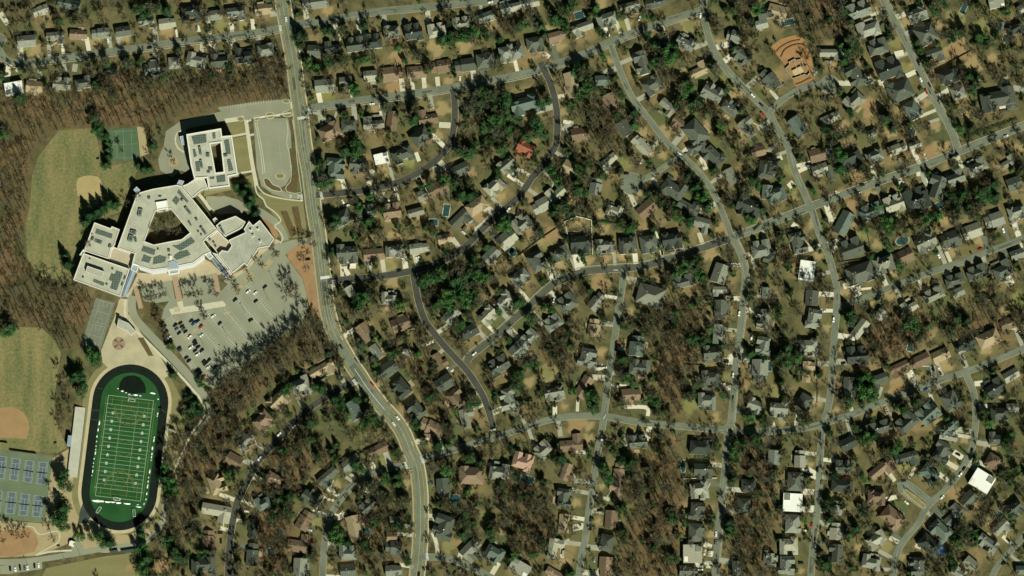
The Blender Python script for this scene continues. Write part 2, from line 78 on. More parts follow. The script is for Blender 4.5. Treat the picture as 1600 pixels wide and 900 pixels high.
# evergreens per sheet: x, y, crown radius (quarter plan units)
EVER = dict(
A=[(905,70,45),(960,50,35),(1040,60,30),(860,60,30),(440,120,35),(360,125,30),(20,480,30),(120,610,45),(1030,480,30),(640,560,40),(590,520,30),(700,590,30),(1300,470,25),(930,510,30),(640,860,35),(590,740,30),(610,800,40),(30,850,30),(580,400,30),(660,390,30),(140,440,25),(260,395,20),(800,400,28),(880,380,25),(1430,420,28),(1110,300,20)],
B=[(265,190,40),(430,180,25),(620,595,30),(600,560,35),(775,500,25),(930,390,20),(1072,440,20),(650,380,30),(690,370,25),(380,410,30),(320,390,30),(450,390,30),(550,370,25),(1270,225,50),(1210,160,25),(1370,190,35),(1160,40,20),(1170,240,40),(990,740,35),(660,710,20),(800,640,25),(1400,640,45),(1450,600,40),(1500,640,45),(1390,570,40),(1560,620,40),(1490,770,50),(1430,800,40),(1550,720,45),(1580,800,40),(1340,690,30),(1100,820,25),(1530,860,40),(980,690,30),(540,730,25),(1230,250,40),(1330,230,35)],
C=[(70,150,35),(30,170,30),(160,110,25),(180,170,30),(200,220,25),(270,110,40),(320,60,40),(370,40,30),(300,130,30),(500,100,30),(520,50,30),(680,100,30),(830,110,25),(940,215,20),(840,200,30),(400,430,40),(445,410,30),(470,480,50),(470,550,40),(430,600,35),(900,300,30),(960,360,50),(1010,340,40),(920,380,40),(880,420,30),(1000,300,40),(1040,640,40),(1080,560,50),(1140,640,50),(1180,700,35),(1250,410,30),(1390,300,25),(680,590,30),(650,720,30),(200,650,40),(150,790,50),(110,850,40),(180,840,35),(30,740,30),(760,700,30),(1440,700,30),(1330,560,25),(1540,60,40),(760,780,30),(340,170,30)],
D=[(450,60,30),(520,130,25),(490,80,25),(500,320,40),(520,260,35),(570,310,30),(460,280,30),(1040,60,40),(1100,20,30),(1140,240,30),(960,320,25),(1000,400,35),(930,260,30),(1250,480,45),(1270,540,40),(1190,810,30),(780,800,25),(370,830,35),(740,740,40),(1500,70,30),(1380,280,30),(1150,660,30),(1330,240,30),(660,500,25),(1200,200,35),(470,380,30)],
F=[(410,140,40),(420,260,40),(620,30,50),(560,40,40),(500,480,35),(720,330,25),(770,420,35),(700,480,40),(1190,235,35),(1250,240,40),(1290,310,40),(1340,320,45),(1510,190,30),(1550,510,40),(1540,470,40),(1110,540,30),(1180,680,20),(1290,850,45),(1100,850,45),(1040,870,40),(1380,800,45),(1420,830,40),(1300,60,40),(1340,40,35),(1540,30,40),(640,400,30),(1440,640,30),(1370,750,35),(480,500,40),(1230,860,40),(1170,800,35)],
G=[(250,190,30),(20,170,25),(140,120,30),(430,170,40),(480,130,35),(430,310,40),(400,240,35),(300,240,35),(360,250,35),(560,190,30),(290,390,40),(330,400,35),(260,430,30),(865,110,25),(290,490,25),(170,550,30),(1100,200,40),(1150,270,45),(1230,310,40),(1220,390,35),(1190,340,35),(470,430,30),(740,520,40),(690,510,35),(1040,470,30),(1000,430,35),(1110,470,35),(910,320,30),(940,360,30),(1510,260,40),(1450,300,35),(1490,470,35),(1560,410,30),(1160,740,35),(1100,770,40),(1000,820,35),(1040,790,30),(1150,810,35),(1190,830,30),(1350,380,30),(1265,160,25),(820,840,20),(1390,810,25),(220,140,35)],
H=[(440,80,40),(450,150,35),(430,30,35),(580,140,30),(690,400,30),(740,480,40),(770,550,35),(750,640,30),(710,530,30),(1160,430,40),(1180,370,35),(1280,400,40),(1290,450,30),(1380,310,50),(1400,250,45),(1350,340,40),(1320,300,40),(1060,460,30),(950,490,40),(1000,470,30),(1130,320,30),(1220,310,40),(1580,170,30),(830,760,30),(320,660,25),(1420,330,35),(600,540,30)],
I=[(575,410,40),(600,450,40),(490,560,45),(510,640,40),(470,540,35),(1080,540,25),(1070,370,25),(1210,750,40),(1170,800,40),(1240,770,30),(1190,700,30),(1260,590,30),(60,240,40),(20,270,40)],
J=[(640,100,50),(680,40,40),(900,110,35),(740,310,25),(860,420,35),(750,470,30),(520,470,25),(380,640,35),(330,820,40),(200,640,40),(410,620,30),(690,830,40),(1000,850,35),(1090,680,40),(1360,720,40),(1250,770,20),(1340,690,30),(1130,100,35),(1180,60,50),(1260,40,50),(1320,60,40),(1230,110,40),(1300,90,40),(1380,40,30),(1270,230,35),(660,360,30),(1040,30,25),(1520,150,25),(730,800,40),(560,790,35),(520,720,40),(620,690,35),(1190,850,30),(490,660,35)],
K=[(100,190,40),(60,120,40),(575,190,25),(690,240,25),(830,270,30),(1020,170,30),(1010,230,30),(1130,330,40),(1190,330,30),(510,740,35),(480,690,40),(750,590,35),(700,560,35),(920,800,35),(890,700,40),(1110,660,40),(1160,600,30),(1330,680,30),(1500,70,35),(1490,410,30),(1480,810,35),(1570,830,35),(30,570,40),(190,650,25),(20,610,30),(380,650,25),(90,470,30),(1310,360,25),(700,440,35),(230,130,40)],
L=[(150,440,45),(190,440,40),(60,430,45),(40,150,45),(520,200,35),(510,150,35),(890,240,50),(930,290,40),(600,640,50),(640,670,45),(590,560,40),(560,720,40),(680,700,30),(1180,190,35),(1150,280,30),(1240,200,30),(820,15,25),(1370,840,35),(1350,790,30),(640,560,35),(500,720,35),(230,840,40),(120,370,40),(100,500,40),(930,690,40),(830,760,40)],
M=[(410,330,45),(400,280,40),(390,480,45),(370,540,45),(400,590,35),(500,650,30),(590,660,35),(640,670,40),(680,690,35),(880,640,30),(900,600,30),(880,730,40),(910,790,40),(880,850,40),(940,890,40),(1110,770,40),(1150,790,30),(1040,680,45),(1060,330,45),(1040,230,35),(1080,390,35),(1430,280,30),(1070,440,35),(1230,640,30),(1260,760,30),(1030,290,40)],
N=[(140,420,40),(190,470,40),(1220,50,35),(870,130,30),(650,250,40),(690,330,40),(800,280,35),(870,270,35),(920,420,25),(880,320,30),(520,670,45),(490,620,40),(570,690,35),(690,720,40),(350,770,30),(1190,230,40),(1150,130,35),(1320,130,40),(1400,190,30),(900,600,35),(820,580,35),(740,570,25),(1300,560,40),(1290,640,35),(1480,590,35),(1460,650,35),(1590,790,30),(380,150,25),(200,400,35),(200,520,35),(110,520,35),(130,90,35),(330,60,35)],
O=[(300,160,40),(600,290,30),(560,230,40),(1280,85,30),(1380,290,30),(1385,180,30),(1560,100,30),(1370,630,35),(1340,560,35),(1000,540,35),(1080,530,20),(1240,590,25),(1000,800,35),(880,720,30),(740,190,40),(690,180,30),(560,450,25),(1250,520,20),(1480,60,30),(1530,40,35),(20,770,30),(130,770,30),(200,700,35),(100,390,35),(680,470,35),(640,100,40),(1360,120,35),(1420,80,40)],
P=[(385,540,30),(370,470,40),(480,440,30),(600,290,25),(1300,190,25),(1490,270,40),(1500,90,40),(1560,240,30),(500,640,35),(550,600,30),(1160,830,30),(1140,780,30),(1200,620,40),(1180,690,35),(1280,650,30),(800,90,40),(740,110,40),(1500,520,30),(1040,310,25),(360,820,40),(620,500,30),(1280,690,30),(1520,10,30),(600,40,40),(660,20,35)],
)
# conifers round the school, full plan units: x, y, radius
EVER_S = [(155,200,6),(157,208,6),(165,213,7),(167,224,7.5),(168,234,7.5),(169,244,7),(166,257,8),(239,227,8),(216,258,6),(224,264,7),(233,264,7),(170,317,10),(180,319,9),(152,331,11),(140,337,11),(134,347,9),(160,325,9),(105,412,10),(101,400,8),(370,290,9),(382,300,11),(391,309,10),(399,333,9),(384,290,8),(390,318,9)]
# open sunlit lawns: x, y, radius
CLEAR = [(55,82,12),(38,80,10),(150,66,12),(195,60,8),(262,50,10),(347,42,10),(380,36,10),(506,150,14),(617,136,14),(667,142,10),(737,122,10),(702,127,8),(682,75,14),(725,72,12),(620,88,10),(587,170,8),(692,170,12),(685,212,8),(512,18,8),(972,40,16),(875,72,8),(1077,40,14),(1127,70,10),(1040,205,12),(1150,147,12),(1107,200,10),(1075,162,8),(1065,112,8),(857,47,8),(880,175,6),(862,100,5),(1005,207,8),(950,95,7),(940,5,8),(1495,75,18),(1520,100,14),(1532,45,14),(1492,32,14),(1417,107,10),(1415,35,8),(1400,67,8),(1360,167,16),(1307,97,10),(1465,40,7),(1447,160,8),(1512,180,8),(1317,197,10),(1390,207,10),(1462,197,8),(1550,92,10),(1372,15,6),(1565,220,8),(597,262,8),(640,252,8),(530,291,6),(615,367,10),(580,375,8),(605,415,12),(747,347,16),(757,325,8),(782,307,8),(615,440,10),(610,342,6),(735,270,8),(607,275,7),(975,257,8),(860,375,18),(905,347,8),(875,415,10),(920,407,8),(945,405,8),(972,400,8),(1017,402,8),(1130,357,10),(995,302,8),(937,335,8),(1120,325,7),(945,357,7),(937,442,14),(987,437,8),(1112,397,12),(892,317,6),(1015,240,8),(1035,242,7),(1095,252,6),(822,395,8),(1190,350,8),(847,427,5),(1235,265,8),(1237,307,9),(1340,272,12),(1457,240,16),(1475,232,10),(1312,305,9),(1360,305,10),(1330,320,8),(1295,332,8),(1335,347,8),(1347,372,10),(1370,382,7),(1270,350,8),(1277,400,8),(1532,377,8),(1487,395,7),(1475,342,8),(1395,427,7),(1590,382,7),(1215,337,8),(1440,272,5),(1562,260,7),(1592,232,8),(857,582,14),(940,550,8),(975,537,7),(985,487,7),(1075,545,8),(1077,590,12),(1077,635,10),(1137,557,6),(1135,590,6),(1032,572,10),(900,662,14),(920,665,8),(882,635,5),(1010,615,6),(1162,605,6),(1102,512,6),(1167,492,5),(1117,652,8),(827,597,8),(1145,525,5),(1292,512,6),(1312,545,6),(1402,605,14),(1437,590,8),(1477,572,10),(1320,455,8),(1275,625,10),(1215,610,9),(1570,485,8),(1590,467,10),(1455,520,8),(1540,547,8),(1222,660,6),(1385,452,8),(1392,465,8),(1360,475,6),(1465,657,6),(1307,640,5),(252,887,10),(495,817,7),(597,722,8),(527,757,6),(425,720,5),(637,755,7),(677,755,5),(700,855,8),(757,810,8),(632,815,6),(677,695,8),(585,855,10),(520,850,5),(632,840,6),(785,830,7),(680,835,5),(515,885,6),(920,685,8),(1000,732,6),(1060,765,7),(1065,792,8),(900,785,7),(940,760,5),(1112,835,6),(1115,725,6),(1055,725,5),(1137,780,6),(882,880,8),(1047,860,7),(935,815,5),(1127,882,5),(1145,800,5),(1262,772,6),(1265,727,6),(1410,730,8),(1490,730,8),(1385,855,8),(1487,770,8),(1207,787,8),(1347,775,6),(1450,817,6),(1410,870,6),(1547,817,7),(1342,855,7),(1277,830,5),(1282,885,5),(1507,687,6),(1537,702,5),(1252,892,5),(655,645,5),(575,530,5),(745,515,7),(770,600,4),(590,600,6),(640,610,5)]
# greener lawns: x, y, radius
GREEN = [(490,145,12),(506,150,14),(515,155,10),(950,38,14),(972,42,12),(1077,40,10),(640,255,8),(975,257,10),(1017,402,8),(1130,120,9),(1235,265,10),(1347,372,12),(1532,45,16),(1492,32,14),(1400,67,8),(857,582,12),(1077,590,14),(1077,635,14),(1102,512,8),(1137,557,8),(1135,590,8),(1590,467,14),(634,815,8),(700,855,8),(757,805,10),(597,722,9),(1415,110,12),(1215,610,9),(1110,60,8),(605,415,8),(860,385,12),(1235,300,10),(495,815,8),(1410,728,8),(1385,855,8),(500,400,8),(347,42,10),(380,36,10),(40,80,8)]
BARE_EARTH = [(262,55,6),(617,136,14),(640,160,8),(980,195,8),(862,365,14),(1360,167,14),(1495,80,16),(1312,305,12),(1335,320,12),(747,347,14),(1340,275,12),(1402,605,12),(900,662,14),(937,442,16),(575,510,10),(600,480,8),(735,270,8),(620,95,12),(470,410,14),(478,455,12),(1060,520,8),(1065,560,9),(1060,600,6),(1050,690,8),(585,855,12),(1130,360,10),(1487,770,10),(1160,570,6),(252,880,14),(290,790,12),(880,310,6),(1205,790,10),(45,520,10),(1450,240,14),(870,180,8),(640,740,8),(1165,600,5)]
# woods: polygons with spacing (plan units)
WOODS = [
 ('west_woodland',7.2,[(-20,150),(90,142),(150,112),(200,112),(225,132),(300,120),(400,105),(448,95),(456,153),(400,160),(340,165),(300,180),(255,196),(225,198),(150,195),(90,205),(68,218),(45,260),(40,350),(36,400),(55,432),(105,442),(135,462),(148,472),(128,535),(112,546),(95,548),(80,525),(60,510),(-20,514)]),
 ('parking_lot_woodland',7.2,[(325,606),(365,588),(405,560),(450,530),(490,500),(503,500),(515,535),(538,568),(520,578),(490,560),(450,580),(420,600),(400,630),(370,648),(340,640)]),
 ('stadium_woodland',7.5,[(262,690),(290,660),(318,650),(360,655),(395,690),(370,700),(335,735),(318,780),(300,800),(310,850),(275,845),(262,800)]),
 ('avenue_woodland',7.5,[(398,72),(440,66),(458,150),(400,158)]),
 ('creek_woodland',8,[(990,720),(1045,690),(1075,760),(1055,840),(1090,905),(960,905),(965,860),(995,800)]),
 ('roundabout_woodland',8.5,[(1148,700),(1205,690),(1212,905),(1150,905)]),
 ('hillside_woodland',8,[(800,775),(868,765),(868,830),(850,865),(808,860)]),
 ('middle_woodland',8,[(825,500),(870,492),(895,530),(898,575),(850,565)]),
 ('glen_woodland',8,[(1000,475),(1060,462),(1095,490),(1080,560),(1062,650),(1022,650),(1035,570),(1010,540)]),
 ('backyard_woodland',8.5,[(1330,492),(1400,482),(1470,500),(1440,540),(1375,562),(1320,542)]),
 ('east_backyard_woodland',9,[(1470,492),(1595,492),(1560,540),(1480,530)]),
 ('block_woodland',8.5,[(560,760),(640,790),(630,880),(545,880)]),
 ('lower_left_woodland',8.5,[(402,700),(465,665),(490,720),(455,790),(470,860),(420,905),(398,905),(400,780)]),
 ('upper_woodland',8.5,[(1222,-20),(1312,-20),(1322,60),(1270,55),(1230,40)]),
 ('slope_woodland',9,[(640,570),(672,560),(700,600),(700,640),(660,630)]),
 ('ridge_woodland',9,[(910,170),(945,150),(980,200),(965,240),(905,215)]),
]
POOLS = [('D',1225,50,30,75,-28),('D',1480,240,26,56,-10),('D',122,140,80,36,10),('D',895,845,42,80,-12),('D',628,518,40,22,15),('F',1190,415,38,74,-8),('F',1110,490,52,40,0),('H',840,605,80,50,15),('H',1085,378,72,40,25),('L',890,365,34,60,-15),('N',690,630,45,64,10),('N',1240,415,56,40,0),('O',95,295,80,42,-15),('O',1070,215,32,78,0),('P',1438,520,56,26,40),('C',420,95,56,44,15),('G',5,675,40,56,10),('L',5,488,34,60,0),('N',92,745,44,36,20),('F',1590,665,44,36,10)]
HEDGES = [((1508,215),(1590,186),3.5,3),((1299,221),(1334,209),3,3),((672,111),(684,111),3,3),((498,99),(560,92),4,4),((682,70),(735,62),3.5,3.5),((674,786),(722,786),3,4),((1085,716),(1112,716),5,3.5),((864,838),(880,834),3,3),((1285,350),(1292,365),2.5,2.5),((1178,360),(1190,348),2.5,2.5),((925,346),(1000,352),3.5,3),((1500,700),(1512,712),3,3),((1590,470),(1620,460),4,4)]
FENCES = [((882,347),(900,338),'w'),((900,338),(924,344),'w'),((924,344),(926,400),'w'),((882,347),(897,410),'w'),((1277,563),(1277,630),'b'),((1070,570),(1096,571),'b'),((810,400),(840,377),'b'),((840,377),(880,350),'b'),((807,402),(830,432),'b'),((1352,345),(1362,400),'b'),((1312,410),(1358,404),'b'),((1395,770),(1370,808),'b'),((1332,800),(1340,850),'b'),((1480,100),(1517,80),'b'),((1066,748),(1120,747),'w'),((1440,668),(1475,650),'b'),((498,760),(520,780),'b'),((1452,350),(1462,395),'b'),((1310,440),(1360,425),'b')]
# ------------------------------------------------------------------ camera geometry and survey transform
CAM = Vector((0, -DIST*math.sin(TILT), DIST*math.cos(TILT)))
FWD = -CAM.normalized(); RGT = Vector((1,0,0)); UPV = RGT.cross(FWD)
def P(px, py, z=0.0):
    """survey plan coordinate -> world point at height z"""
    d = FWD*DIST + RGT*((px-800)*S) + UPV*((450-py)*S)
    t = (z-CAM.z)/d.z
    return CAM + d*t
def PX(v):
    """world point -> survey plan coordinate"""
    d = Vector(v)-CAM; k = DIST/d.dot(FWD)
    return 800+d.dot(RGT)*k/S, 450-d.dot(UPV)*k/S

# ------------------------------------------------------------------ materials
MATS = {}
def lin(h):
    h = h.lstrip('#'); c = [int(h[i:i+2],16)/255 for i in (0,2,4)]
    return tuple(x/12.92 if x<=.04045 else ((x+.055)/1.055)**2.4 for x in c)
def mat(name, col, var=.25, scale=.4, rough=.9, fine=3.0, spec=.25, col2=None, coord='Object', metal=0, bump=0, stretch=None):
    """procedural surface: two noise octaves mixing darker and lighter versions of the colour"""
    if name in MATS: return MATS[name]
    m = bpy.data.materials.new(name); m.use_nodes = True
    nt = m.node_tree; b = nt.nodes['Principled BSDF']
    b.inputs['Roughness'].default_value = rough; b.inputs['Specular IOR Level'].default_value = spec
    b.inputs['Metallic'].default_value = metal
    tc = nt.nodes.new('ShaderNodeTexCoord')
    n1 = nt.nodes.new('ShaderNodeTexNoise'); n1.inputs['Scale'].default_value = scale; n1.inputs['Detail'].default_value = 5
    n2 = nt.nodes.new('ShaderNodeTexNoise'); n2.inputs['Scale'].default_value = fine; n2.inputs['Detail'].default_value = 3
    src = tc.outputs[coord]
    if stretch:
        mp = nt.nodes.new('ShaderNodeMapping'); mp.inputs['Rotation'].default_value = (0,0,R(stretch[0])); mp.inputs['Scale'].default_value = (stretch[1],stretch[2],1)
        nt.links.new(src, mp.inputs['Vector']); src = mp.outputs['Vector']
    nt.links.new(src, n1.inputs['Vector']); nt.links.new(tc.outputs[coord], n2.inputs['Vector'])
    ad = nt.nodes.new('ShaderNodeMath'); ad.operation = 'ADD'
    nt.links.new(n1.outputs['Fac'], ad.inputs[0]); nt.links.new(n2.outputs['Fac'], ad.inputs[1])
    mr = nt.nodes.new('ShaderNodeMapRange'); mr.inputs['From Min'].default_value = .7; mr.inputs['From Max'].default_value = 1.3
    nt.links.new(ad.outputs[0], mr.inputs['Value'])
    mx = nt.nodes.new('ShaderNodeMix'); mx.data_type = 'RGBA'
    c2 = col2 or tuple(min(1,c*(1+var)) for c in col); c1 = col if col2 else tuple(c*(1-var) for c in col)
    mx.inputs[6].default_value = (*c1,1); mx.inputs[7].default_value = (*c2,1)
    nt.links.new(mr.outputs['Result'], mx.inputs[0]); nt.links.new(mx.outputs[2], b.inputs['Base Color'])
    if bump:
        bp = nt.nodes.new('ShaderNodeBump'); bp.inputs['Strength'].default_value = bump; bp.inputs['Distance'].default_value = .3
        nt.links.new(n2.outputs['Fac'], bp.inputs['Height']); nt.links.new(bp.outputs['Normal'], b.inputs['Normal'])
    MATS[name] = m
    return m

# ------------------------------------------------------------------ mesh helpers
class MB:
    def __init__(s): s.v=[]; s.f=[]; s.m=[]; s.mats=[]
    def mi(s, m):
        if m not in s.mats: s.mats.append(m)
        return s.mats.index(m)
    def face(s, pts, m):
        n=len(s.v); s.v += [tuple(p) for p in pts]; s.f.append(tuple(range(n,n+len(pts)))); s.m.append(s.mi(m))
    def box(s, c, d, m, rz=0, top=None, bottom=False):
        """axis box, centre of the base c, size d"""
        hx,hy=d[0]/2,d[1]/2; ca,sa=math.cos(rz),math.sin(rz)
        q=[(c[0]+x*ca-y*sa,c[1]+x*sa+y*ca) for x,y in ((-hx,-hy),(hx,-hy),(hx,hy),(-hx,hy))]
        s.prism(q,c[2],c[2]+d[2],m,top,bottom)
    def prism(s, q, z0, z1, m, top=None, bottom=False):
        q=list(q); n=len(q)
        a=sum(q[i][0]*q[(i+1)%n][1]-q[(i+1)%n][0]*q[i][1] for i in range(n))
        if a<0: q.reverse()
        for i in range(n):
            a,b=q[i],q[(i+1)%n]; s.face([(a[0],a[1],z0),(b[0],b[1],z0),(b[0],b[1],z1),(a[0],a[1],z1)],m)
        s.cap([q],z1,top or m)
        if bottom: s.cap([q],z0,m)
    def cap(s, loops, z, m):
        vv=[[Vector((p[0],p[1],0)) for p in l] for l in loops]
        flat=[(p[0],p[1],z) for l in loops for p in l]
        for t in tessellate_polygon(vv):
            p=[flat[i] for i in t]
            a=(p[1][0]-p[0][0])*(p[2][1]-p[0][1])-(p[2][0]-p[0][0])*(p[1][1]-p[0][1])
            s.face(p if a>0 else p[::-1], m)
    def tube(s, a, b, r0, r1, m, n=4):
        a=Vector(a); b=Vector(b); d=(b-a).normalized()
        u=d.cross(Vector((0,0,1)) if abs(d.z)<.9 else Vector((1,0,0))).normalized(); w=d.cross(u)
        ra=[a+(u*math.cos(k*2*math.pi/n)+w*math.sin(k*2*math.pi/n))*r0 for k in range(n)]
        rb=[b+(u*math.cos(k*2*math.pi/n)+w*math.sin(k*2*math.pi/n))*r1 for k in range(n)]
        for k in range(n): s.face([ra[k],ra[(k+1)%n],rb[(k+1)%n],rb[k]],m)
    def mesh(s, name):
        me=bpy.data.meshes.new(name); me.from_pydata(s.v,[],s.f)
        for m in s.mats: me.materials.append(m)
        me.polygons.foreach_set('material_index', s.m); me.update(); return me
    def build(s, name, parent=None):
        o=bpy.data.objects.new(name, s.mesh(name)); COL.objects.link(o)
        if parent: o.parent=parent
        return o
def tag(o, label=None, cat=None, group=None, kind=None):
    for k,v in (('label',label),('category',cat),('group',group),('kind',kind)):
        if v: o[k]=v
    return o
def empty(name, loc=(0,0,0), rz=0, parent=None):
    o=bpy.data.objects.new(name,None); COL.objects.link(o); o.location=loc; o.rotation_euler=(0,0,rz); o.empty_display_size=.5
    if parent: o.parent=parent
    return o
def copy_tree(o, parent=None):
    c=o.copy(); COL.objects.link(c)
    if parent: c.parent=parent
    for ch in o.children: copy_tree(ch,c)
    return c
def smooth(pts, step=6):
    out=[]; n=len(pts)
    for i in range(n-1):
        p0=pts[max(i-1,0)]; p1=pts[i]; p2=pts[i+1]; p3=pts[min(i+2,n-1)]
        k=max(1,int(math.dist(p1,p2)/step))
        for j in range(k):
            t=j/k
            out.append(tuple(.5*((2*p1[a])+(p2[a]-p0[a])*t+(2*p0[a]-5*p1[a]+4*p2[a]-p3[a])*t*t+(3*p1[a]-p0[a]-3*p2[a]+p3[a])*t**3) for a in (0,1)))
    out.append(tuple(pts[-1])); return out
def offset(pts, d):
    out=[]
    for i,p in enumerate(pts):
        a=pts[max(i-1,0)]; b=pts[min(i+1,len(pts)-1)]; L=math.dist(a,b) or 1
        out.append((p[0]+(b[1]-a[1])/L*-d, p[1]+(b[0]-a[0])/L*d))     # +d : to the right of travel on the plan
    return out
def ribbon(mb, pts, w, z, m):
    l=offset(pts,-w/2); r=offset(pts,w/2)
    for i in range(len(pts)-1):
        mb.face([P(*r[i],z),P(*r[i+1],z),P(*l[i+1],z),P(*l[i],z)],m)
def sheet(name, poly, z, m, kind='structure'):
    mb=MB(); mb.cap([[P(*p,z) for p in poly]],z,m); o=mb.build(name)
    if kind: o['kind']=kind
    return o
def world(poly, z=0): return [P(*p,z)[:2] for p in poly]
def inpoly(x, y, poly):
    r=np.zeros(np.shape(x),bool); n=len(poly)
    for i in range(n):
        x1,y1=poly[i]; x2,y2=poly[(i+1)%n]
        if y1==y2: continue
        c=((y1>y)!=(y2>y)) & (x < (x2-x1)*(y-y1)/(y2-y1)+x1); r^=c
    return r
ORD='first second third fourth fifth sixth seventh eighth ninth tenth eleventh twelfth thirteenth fourteenth fifteenth sixteenth seventeenth eighteenth nineteenth twentieth'.split()
def ordinal(i):
    if i<20: return ORD[i]
    n=i+1; return f"{n}{'th' if 10<=n%100<=20 else {1:'st',2:'nd',3:'rd'}.get(n%10,'th')}"
# ------------------------------------------------------------------ ground
rng=random.Random(7); nrng=np.random.default_rng(11)
ASPH={'old':mat('asphalt_weathered',(.140,.157,.118),.24,.06,.95,1.0),'mid':mat('asphalt_worn',(.115,.128,.098),.24,.06,.95,1.0),'new':mat('asphalt_fresh',(.054,.056,.046),.28,.06,.9,1.0),'dk':mat('asphalt_dark',(.078,.084,.064),.16,.05,.9,1.2),'lot':mat('asphalt_parking',(.235,.24,.175),.13,.05,.95,1.5)}
CONC=mat('concrete_light',(.43,.405,.315),.15,.2,.9,2); CONCD=mat('concrete_grey',(.30,.295,.235),.15,.2,.9,2); CREAM=mat('concrete_cream',(.49,.46,.35),.10,.2,.9,2)
TANP=mat('paving_tan',(.40,.335,.225),.14,.2,.9,2); BRICKP=mat('paving_brick',(.33,.235,.165),.12,.4,.9,3); KERB=mat('kerb_concrete',(.33,.285,.19),.2,.3,.9,2)
WHITE=mat('paint_white',(.75,.75,.70),.08,1,.7,4); YELLOW=mat('paint_yellow',(.45,.36,.07),.1,1,.7,4)

xs=np.concatenate(([-6000,-2500,-1100],np.arange(-640,641,2.6),[1100,2500,6000]))
ys=np.concatenate(([-6000,-2500,-800],np.arange(-390,391,2.6),[800,2500,6000]))
GX,GY=np.meshgrid(xs,ys)
def to_plan(X,Y):
    dx,dy,dz=X-CAM.x,Y-CAM.y,-CAM.z; k=DIST/(dx*FWD.x+dy*FWD.y+dz*FWD.z)
    return 800+dx*k/S, 450-(dy*UPV.y+dz*UPV.z)*k/S
PGX,PGY=to_plan(GX,GY)
def blob(lst,soft=3.0,wob=True):
    a=np.zeros(GX.shape)
    for x,y,r in lst:
        m=(abs(PGX-x)<r*2.2)&(abs(PGY-y)<r*2.2)
        d=np.hypot((PGX[m]-x),(PGY[m]-y)*1.05)
        ang=np.arctan2(PGY[m]-y,PGX[m]-x); rr=r*(1+.22*np.sin(ang*3+x)+.15*np.sin(ang*5+y))
        a[m]=np.maximum(a[m],np.clip((rr-d)/soft+.5,0,1))
    return a
def blur(a,n):
    for _ in range(n):
        a=(a+np.roll(a,1,0)+np.roll(a,-1,0))/3; a=(a+np.roll(a,1,1)+np.roll(a,-1,1))/3
    return a
wood=np.zeros(GX.shape)
for n_,sp,poly in WOODS: wood=np.maximum(wood,inpoly(PGX,PGY,poly).astype(float))
wood=blur(wood,3)
open_=blob(CLEAR); green=blob(GREEN,4); earth=blob(BARE_EARTH,6)
lot=np.full(GX.shape,.5); lotsel=np.zeros(GX.shape); lr=random.Random(31)
for ck_,l_ in HOUSES.items():
    for (x_,y_,W_,H_,an_,f_,c_) in l_:
        X_,Y_=CROPS[ck_][0]+x_/4,CROPS[ck_][1]+y_/4; m_=(abs(PGX-X_)<48)&(abs(PGY-Y_)<48); ca_,sa_=math.cos(R(an_)),math.sin(R(an_))
        u_=(PGX[m_]-X_)*ca_-(PGY[m_]-Y_)*sa_; v_=(PGX[m_]-X_)*sa_+(PGY[m_]-Y_)*ca_; cur=lot[m_]; cs_=lotsel[m_]
        hw=W_/8+lr.uniform(2,6)
        for sg_ in (1,-1):
            k_=(abs(u_)<hw)&(v_*sg_>0)&(v_*sg_<H_/8+lr.uniform(10,24)); cur[k_]=lr.random(); cs_[k_]=1
        lot[m_]=cur; lotsel[m_]=cs_
lotsel=blur(lotsel,1); lot=blur(lot,1)
ground_attr=dict(lot=lot,lotsel=lotsel,wood=wood,lawn=open_,green=green,earth=earth)

